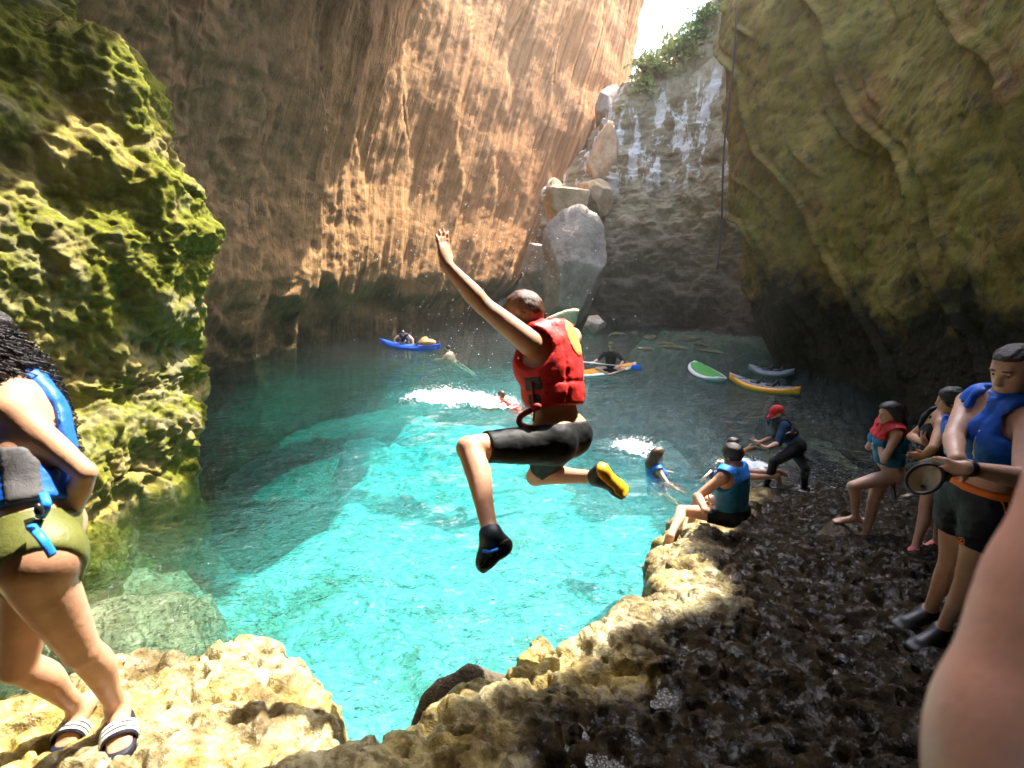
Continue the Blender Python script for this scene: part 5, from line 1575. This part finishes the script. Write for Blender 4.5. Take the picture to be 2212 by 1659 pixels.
# ------------------------------------------------------------------ people in the water
def swim(px, py, d, S, hf, right, skin, label, vest, hair, arms, legs_dir, long_hair=False, tilt=.35, fem=False, h=.012):
    hd = P(px, py, d)
    up = nrm(V(*hf) * tilt + UP * (1 - tilt)) ; right = nrm(V(*right))
    shm = hd - up * .24 * S
    pel = shm - nrm(up + V(*legs_dir) * -.8) * .48 * S
    J = dict(pel=pel, shL=shm - right * .17 * S, shR=shm + right * .17 * S, hipL=pel - right * .09 * S, hipR=pel + right * .09 * S, head=hd, hf=V(*hf), hu=UP)
    for q, sg in (('L', -1), ('R', 1)):
        a = arms[0 if q == 'L' else 1]
        J['el' + q] = J['sh' + q] + nrm(V(*a[0])) * .27 * S; J['wr' + q] = J['el' + q] + nrm(V(*a[1])) * .24 * S; J['hd' + q] = nrm(V(*a[1]))
        J['knee' + q] = J['hip' + q] + nrm(V(*legs_dir) + right * sg * .15) * .40 * S
        J['ank' + q] = J['knee' + q] + nrm(V(*legs_dir) + V(0, 0, -.1 * sg)) * .40 * S
        J['toe' + q] = J['ank' + q] + nrm(V(*legs_dir) + V(0, 0, -.3)) * .19 * S
    J['base'] = hd
    p = Person(J, S, fem=fem)
    p.build(label, M[skin], h)
    if long_hair:
        p.hair(M[hair], .017, .030, .02, noise=.005, nf=40, extra=[Ell(p.hc - p.hf * .07 - p.hu * .08, [p.hr, p.hf, p.hu], (.075, .06, .13)), Ell(p.hc - p.hf * .13 - p.hu * .17, [p.hr, p.hf, p.hu], (.06, .05, .08))])
    else:
        p.hair(M[hair], .010, .014, .045, -.05, .006, 40)
    if vest: p.vest(M[vest], h, .038, .15)
    p.briefs(M['black_cloth'], h, .010, .12)
    return p
swim(1422, 982, 8.55, 1.0, (.9, .2, -.1), (.2, -.95, 0), 'skin_fair', 'long haired person in blue and red life vest swimming right in the bright water', 'blue_vest', 'hair_brown', (((.4, .3, -.5), (.9, .3, -.1)), ((.35, -.8, -.5), (.55, -.8, -.15))), (.62, .35, -.5), True, .2, True)
swim(1083, 854, 12.95, 1.0, (-.8, .5, -.1), (.5, .8, 0), 'skin_tan', 'person in red life vest swimming in white foam left of the jumper', 'red_vest', 'hair_brown', (((-.5, -.5, -.2), (-.8, -.2, -.05)), ((.3, .6, -.4), (-.5, .5, -.2))), (.9, -.1, -.15), False, .45, h=.015)
swim(968, 752, 21.4, 1.0, (-.8, .5, 0), (.5, .8, 0), 'skin_tan', 'distant swimmer with only the head out beside the stern of the blue kayak', None, 'hair_dark', (((-.5, -.5, -.5), (-.8, .2, -.1)), ((.3, .6, -.5), (-.5, .5, -.2))), (.8, .1, -.5), False, .2, h=.02)

# ------------------------------------------------------------------ boards and boats
def hull(name, bow, stern, width, height, mats, z0=-.05, rocker=.12, deck=None, blunt=.7, par=None, label=None, cat=None, rail=None, group=None):
    """lens shaped hull lofted between two ends on the water"""
    bow, stern = V(bow[0], bow[1], 0), V(stern[0], stern[1], 0)
    d = nrm(stern - bow); s_ = np.cross(UP, d); Ln = np.linalg.norm(stern - bow)
    NS, NK = 29, 16
    def ring(t, lo, hi, grow=1.0):
        w = width / 2 * (max(0, math.sin(math.pi * min(max(t, .002), .998))) ** blunt) * grow
        r = rocker * (abs(2 * t - 1) ** 2.5)
        pts = []
        for k in range(NK):
            a = 2 * math.pi * k / NK
            y, z = math.cos(a), math.sin(a)
            zz = z0 + r + (lo + (hi - lo) * (.5 + .5 * np.sign(z) * abs(z) ** .7))
            pts.append(bow + d * Ln * t + s_ * w * np.sign(y) * abs(y) ** .75 + UP * zz)
        return pts
    def loft(lo, hi, nm, mat, parent, grow=1.0, t0=0, t1=1):
        v = [q for t in np.linspace(t0, t1, NS) for q in ring(t, lo, hi, grow)]
        f = [(i * NK + k, i * NK + (k + 1) % NK, (i + 1) * NK + (k + 1) % NK, (i + 1) * NK + k) for i in range(NS - 1) for k in range(NK)]
        f += [tuple(range(NK - 1, -1, -1)), tuple((NS - 1) * NK + k for k in range(NK))]
        m = MB(); m.add(v, f)
        return m.build(nm, mat, parent)
    t = empty(name, (bow + stern) / 2, label, cat, group)
    loft(0, height, 'hull', mats[0], t)
    if deck: loft(height * .86, height + .012, 'deck_pad', deck, t, .74, .06, .94)
    if rail: loft(height * .42, height * .66, 'rail_stripe', rail, t, 1.02, .0, 1.0)
    if cat == 'kayak':
        for t0 in (.40, .62):
            c = bow + d * Ln * t0 + UP * (z0 + height + .03)
            m = MB(); m.ball(c, (.16, .16, .05), 12, 6); m.tube([c + d * .16 - s_ * .17, c + d * .18 + UP * .16, c + d * .16 + s_ * .17], .03, 6); m.build('seat', M['plastic_black'], t)
        for t0 in (.2, .82):
            c = bow + d * Ln * t0 + UP * (z0 + height + rocker * .2 + .03)
            m = MB(); m.tube([c - d * .22 - s_ * .12, c + d * .0 + s_ * .12, c + d * .22 - s_ * .12], .010, 5); m.tube([c - d * .22 + s_ * .12, c - s_ * .12, c + d * .22 + s_ * .12], .010, 5); m.build('deck_cord', M['plastic_black'], t)
    return t, d, s_
# orange board with the paddler
bw, st = W(1243, 816, .1), W(1352, 800, .1)
ob, d, s_ = hull('paddleboard', bw + V(-.55, .2, 0), st + V(.55, .9, 0), .95, .17, [M['white_hull']], deck=M['orange_hull'], rail=M['green_hull'], label='white and orange paddleboard with green underside carrying the paddler in the cap', cat='paddleboard')
def paddler():
    c = W(1318, 806, .20)
    right = nrm(V(-.85, -.5, 0)); fw = nrm(V(.5, -.85, 0))
    right = nrm(V(-.95, .2, 0)); fw = nrm(V(-.2, -.95, 0))
    pel = c + V(0, 0, .12)
    shm = pel + UP * .50 + fw * .06
    J = dict(pel=pel, shL=shm - right * .19, shR=shm + right * .19, hipL=pel - right * .1, hipR=pel + right * .1, head=shm + UP * .26 + fw * .04, hf=fw + V(.1, 0, -.1), hu=UP, base=pel)
    J['elL'] = J['shL'] + nrm(-right * .7 + fw * .25 - UP * .7) * .28; J['wrL'] = J['elL'] + nrm(right * .3 + fw * .8 - UP * .45) * .25
    J['elR'] = J['shR'] + nrm(right * .7 + fw * .3 - UP * .6) * .28; J['wrR'] = J['elR'] + nrm(right * .5 + fw * .7 - UP * .25) * .25
    for q, sg in (('L', -1), ('R', 1)):
        J['knee' + q] = J['hip' + q] + nrm(fw * .6 + right * sg * .75 + UP * .12) * .42
        J['ank' + q] = J['knee' + q] + nrm(fw * .55 - right * sg * .8 - UP * .22) * .38
        J['toe' + q] = J['ank' + q] + nrm(fw * .5 - right * sg * .6 - UP * .1) * .18
        J['cu' + q] = (.8, .8, .8, .8)
    p = Person(J, 1.0)
    p.build('person in dark top and pale cap sitting cross legged on the paddleboard', M['skin_fair'], .016)
    rv = p.torso[:6] + p.trap + p.sleeve['L'] + p.sleeve['R']
    g = Grid(*p.bounds(rv, .05), .016)
    p.part('rash_vest', smax(g.field(rv, .014), -g.plane(pel + UP * .02, UP), .01), g, M['black_cloth'])
    p.shorts(M['navy_cloth'], .016, .55, .016, .12)
    g = Grid(*p.bounds(p.skull, .14), .012)
    cp = p.part('cap', smax(g.field(p.skull, .016), -g.plane(p.hc + p.hu * .035, p.hu), .006), g, M['khaki'])
    m = MB(); m.ball(p.hc + p.hf * .12 * p.H + p.hu * .04, (.075, .07, .010)); m.build('peak', M['khaki'], cp)
    a, b = P(1252, 786, 14.6), P(1366, 798, 15.6)
    mid = (J['wrL'] + J['wrR']) / 2 + fw * .06
    ax = nrm(b - a); a2, b2 = mid - ax * 1.02, mid + ax * 1.02
    t = empty('paddle', mid, 'double paddle with blue blades held across the lap of the paddler in the cap', 'paddle')
    m = MB(); m.tube([a2, b2], .016, 8); m.build('shaft', M['white_plastic'], t)
    for e, sg in ((a2, -1), (b2, 1)):
        m = MB(); n = nrm(np.cross(ax, V(0, 1, .3)))
        pts, rr = [], []
        for q in np.linspace(0, 1, 9):
            pts.append(e + ax * sg * (.46 * q - .02)); rr.append(max(.012, .105 * math.sin(math.pi * min(.97, q * .9 + .05)) ** .6))
        m.tube(pts, rr, 10, .14, up=V(.1, -.9, .35)); m.build('blade', M['paddle_blue'], t)
paddler()
# blue kayak with a person lying over it
a, b = W(820, 741, .15), W(952, 754, .15)
hull('kayak', a, b, .72, .24, [M['blue_hull']], deck=M['blue_hull'], rocker=.2, blunt=.9, label='long blue kayak floating far off against the foot of the left cliff', cat='kayak')
def on_kayak():
    c = lerp(a, b, .38); d = nrm(b - a); s_ = np.cross(UP, d)
    pel = c + V(0, .0, .30) + s_ * .25
    fw = nrm(-s_ * .9 + V(0, 0, -.25))
    pel = W(872, 744, .18) + V(0, .35, 0)
    right = nrm(np.cross(V(0, -1, 0), UP)); fw = V(0, -1, 0)
    shm = pel + nrm(UP * .8 + fw * .45) * .46
    J = dict(pel=pel, shL=shm - right * .19, shR=shm + right * .19, hipL=pel - right * .09, hipR=pel + right * .09, head=shm + nrm(UP * .5 + fw * .8) * .2, hf=nrm(fw - UP * .6), hu=nrm(UP + fw * .3), base=pel)
    for q, sg in (('L', -1), ('R', 1)):
        J['el' + q] = J['sh' + q] + nrm(right * sg * .75 - UP * .6 + fw * .3) * .28; J['wr' + q] = J['el' + q] + nrm(-UP * .8 + fw * .3 + right * sg * .1) * .22
        J['knee' + q] = J['hip' + q] + nrm(-fw * .6 - UP * .5) * .4; J['ank' + q] = J['knee' + q] + nrm(-fw * .3 - UP * .9) * .4; J['toe' + q] = J['ank' + q] + V(0, .1, -.12)
    p = Person(J, 1.0)
    p.build('distant person in dark top leaning over the middle of the blue kayak', M['skin_tan'], .02)
    p.hair(M['hair_dark'], .012, .016, .04, -.05, .006, 40)
    g = Grid(*p.bounds(p.torso[:6] + p.trap, .05), .02)
    p.part('shirt', smax(g.field(p.torso[:6] + p.trap, .02), -g.plane(pel, p.up), .01), g, M['navy_cloth'])
    p.shorts(M['black_cloth'], .02, .5, .014, .14)
on_kayak()
c = lerp(a, b, .80)
g = Grid(c - .8, c + .8, .025)
bagp = [Ell(c + V(0, 0, .24), [V(.95, .2, .1), V(-.2, .95, 0), V(0, 0, 1)], (.36, .2, .14)), Ell(c + V(-.16, 0, .34), [V(.9, .2, .5), V(-.2, .95, 0), V(-.5, 0, .9)], (.2, .13, .10))]
ob = iso('dry_bag', g.field(bagp) + .02 * fbm(g.pts() * 6, 2), g, M['yellow_patch'], None, c)
tag(ob, 'orange bag strapped on the stern of the blue kayak', 'bag')
# moored boards in the shade at the right
hull('paddleboard', W(1500, 786, .1), W(1556, 822, .1), .95, .15, [M['white_hull']], deck=M['green_hull'], rail=M['grey_deck'], label='white paddleboard with a green deck floating in the dark water at right', cat='paddleboard', blunt=.42)
hull('kayak', W(1575, 818, .12), W(1728, 851, .12), .72, .22, [M['orange_hull']], deck=M['grey_deck'], rocker=.16, blunt=.9, label='orange kayak lying in the dark water below the right cliff', cat='kayak')
hull('kayak', W(1617, 797, .12), W(1715, 808, .12), .70, .2, [M['grey_deck']], deck=M['grey_deck'], rocker=.16, blunt=.9, label='dim grey kayak behind the orange kayak below the right cliff', cat='kayak')

# ------------------------------------------------------------------ foam, splashes and spray
def mat_foam():
    t = NT('white_foam'); c = t.coord(); n = t.noise(c, 12, 5, .7)
    return t.principled(t.ramp(n, [(.3, (.72, .80, .80)), (.7, (.92, .94, .94))]), .35, t.bump(t.noise(c, 30, 4, .6), .5, .02))
M['foam'] = mat_foam()
def drops(name, pts, rad, mat, label):
    d, f = CS[8]
    d = d[:]; ico_v = []; ico_f = []
    base_v = np.array([(1, 0, 0), (-1, 0, 0), (0, 1, 0), (0, -1, 0), (0, 0, 1), (0, 0, -1)], float)
    base_f = np.array([(0, 2, 4), (2, 1, 4), (1, 3, 4), (3, 0, 4), (2, 0, 5), (1, 2, 5), (3, 1, 5), (0, 3, 5)])
    v = (pts[:, None, :] + rad[:, None, None] * base_v[None] * np.array([1, 1, .8])).reshape(-1, 3)
    ff = (base_f[None] + 6 * np.arange(len(pts))[:, None, None]).reshape(-1, 3)
    o = mesh(name, v, ff, mat)
    return tag(o, label, kind='stuff')
def mat_lace():
    t = NT('foam_lace'); c = t.coord()
    n = t.noise(c, 3.2, 6, .7, .8); v = t.vor(c, 9); f = t.noise(c, 26, 4, .7)
    a = t.n('Attribute', attribute_name='cover').outputs['Fac']
    k = t.math('ADD', t.math('ADD', t.math('MULTIPLY', n, 1.1), t.math('MULTIPLY', v, .35)), t.math('MULTIPLY', f, .25))
    m = t.ramp(t.math('ADD', t.math('MULTIPLY', a, .95), t.math('SUBTRACT', k, 1.0)), [(.32, 0.0), (.52, 1.0)])
    d = t.n('BsdfPrincipled'); d.inputs['Base Color'].default_value = (.86, .90, .90, 1); d.inputs['Roughness'].default_value = .5
    t.l(t.bump(f, .7, .03), d.inputs['Normal'])
    tr = t.n('BsdfTransparent'); mx = t.n('MixShader')
    t.l(m, mx.inputs[0]); t.l(tr.outputs[0], mx.inputs[1]); t.l(d.outputs[0], mx.inputs[2]); t.l(mx.outputs[0], t.out.inputs['Surface'])
    return t.m
M['lace'] = mat_lace()
def foam_patch(px, py, rx, ry, n, seed, label, hmax=.10, r0=(.004, .018)):
    rs = np.random.RandomState(seed)
    c = W(px, py, 0.02)
    k = 70
    u, w = np.meshgrid(np.linspace(-1.25, 1.25, k), np.linspace(-1.25, 1.25, k), indexing='ij')
    x, y = c[0] + u * rx, c[1] + w * ry
    p3 = np.stack([x, y, 0 * x], -1)
    rr = np.hypot(u, w) * (1 + .45 * fbm(p3 * 1.6 + seed, 3))
    cover = np.clip(1.15 - rr, 0, 1)
    z = .05 + cover * hmax * np.clip(.35 + fbm(p3 * 3.0 + seed, 4), 0, 1.3)
    o = mesh('foam', np.stack([x, y, z], -1).reshape(-1, 3), grid_faces(k, k), M['lace'])
    a = o.data.attributes.new('cover', 'FLOAT', 'POINT'); a.data.foreach_set('value', cover.astype(np.float32).ravel())
    tag(o, label, kind='stuff')
    q = rs.normal(size=(n, 2)) * .5
    q = q[np.hypot(q[:, 0], q[:, 1]) < 1.4]
    x, y = c[0] + q[:, 0] * rx, c[1] + q[:, 1] * ry
    z = .04 + hmax * 1.6 * rs.rand(len(x)) ** 3 * np.exp(-(q ** 2).sum(1))
    drops('splash', np.stack([x, y, z], -1), rs.uniform(r0[0], r0[1], len(x)) * np.exp(-(q ** 2).sum(1) * .7), M['foam'], 'fine drops thrown up over the ' + label)
foam_patch(965, 862, 1.5, 1.1, 1500, 1, 'white churned foam trailing behind the swimmer in the red life vest', .25)
foam_patch(1065, 872, 1.0, .8, 800, 2, 'foam under the swimmer in the red life vest', .15)
foam_patch(1368, 970, .62, .60, 900, 3, 'round white foam behind the long haired swimmer', .14)
foam_patch(1600, 1008, .7, .45, 500, 4, 'broken water round the person being helped out', .10, (.004, .014))
foam_patch(1680, 1078, .9, .5, 500, 5, 'thin foam washing over the rock by the person in red cap', .05, (.003, .010))
rs = np.random.RandomState(9)
k = 420
pp = np.stack([rs.normal(1060, 130, k), rs.normal(600, 110, k), rs.uniform(2.2, 6.0, k)], -1)
pp = pp[(pp[:, 1] < 900) & (pp[:, 1] > 250)]
drops('water_drops', np.array([P(*q) for q in pp]), rs.uniform(.0012, .0042, len(pp)) * pp[:, 2] / 3.2, M['foam'], 'fine spray of water drops in the air round the jumper')

# ------------------------------------------------------------------ arm of the person taking the picture
def own_arm():
    a, b, c_ = V(.62, .22, 2.62), V(.455, .36, 2.92), V(.60, .50, 3.32)
    a, b = P(2290, 1880, .38), P(2435, 1010, .42)
    prims = [Cone(lerp(a, b, -.25), lerp(a, b, .25), .075, .085, .03), Cone(lerp(a, b, .2), lerp(a, b, .6), .085, .070, .03), Cone(lerp(a, b, .55), lerp(a, b, 1.1), .070, .055, .03)]
    return prims
def build_arm():
    pr = own_arm()
    lo = np.min([q.box()[0] for q in pr], 0) - .02; hi = np.max([q.box()[1] for q in pr], 0) + .02
    g = Grid(lo, hi, .006)
    o = iso('person', g.field(pr), g, M['skin_red'], None, pr[0].a)
    tag(o, 'blurred bare arm of the person holding the camera, at the lower right corner', 'person')
build_arm()

# ------------------------------------------------------------------ thin haze added to imitate the veil of lens glare
def haze():
    t = NT('veil_haze')
    v = t.n('VolumePrincipled'); v.inputs['Color'].default_value = (1.0, .96, .90, 1); v.inputs['Density'].default_value = .0005; v.inputs['Anisotropy'].default_value = .2
    t.l(v.outputs[0], t.out.inputs['Volume'])
    x0, x1, y0, y1, z0, z1 = -40, 45, -22, 80, -9.5, 48
    vs = [V(x, y, z) for x in (x0, x1) for y in (y0, y1) for z in (z0, z1)]
    o = mesh('haze', vs, [(0, 1, 3, 2), (4, 6, 7, 5), (0, 4, 5, 1), (2, 3, 7, 6), (0, 2, 6, 4), (1, 5, 7, 3)], t.m, smooth=False)
    tag(o, 'faint added haze that veils the view like lens glare', kind='stuff')
haze()
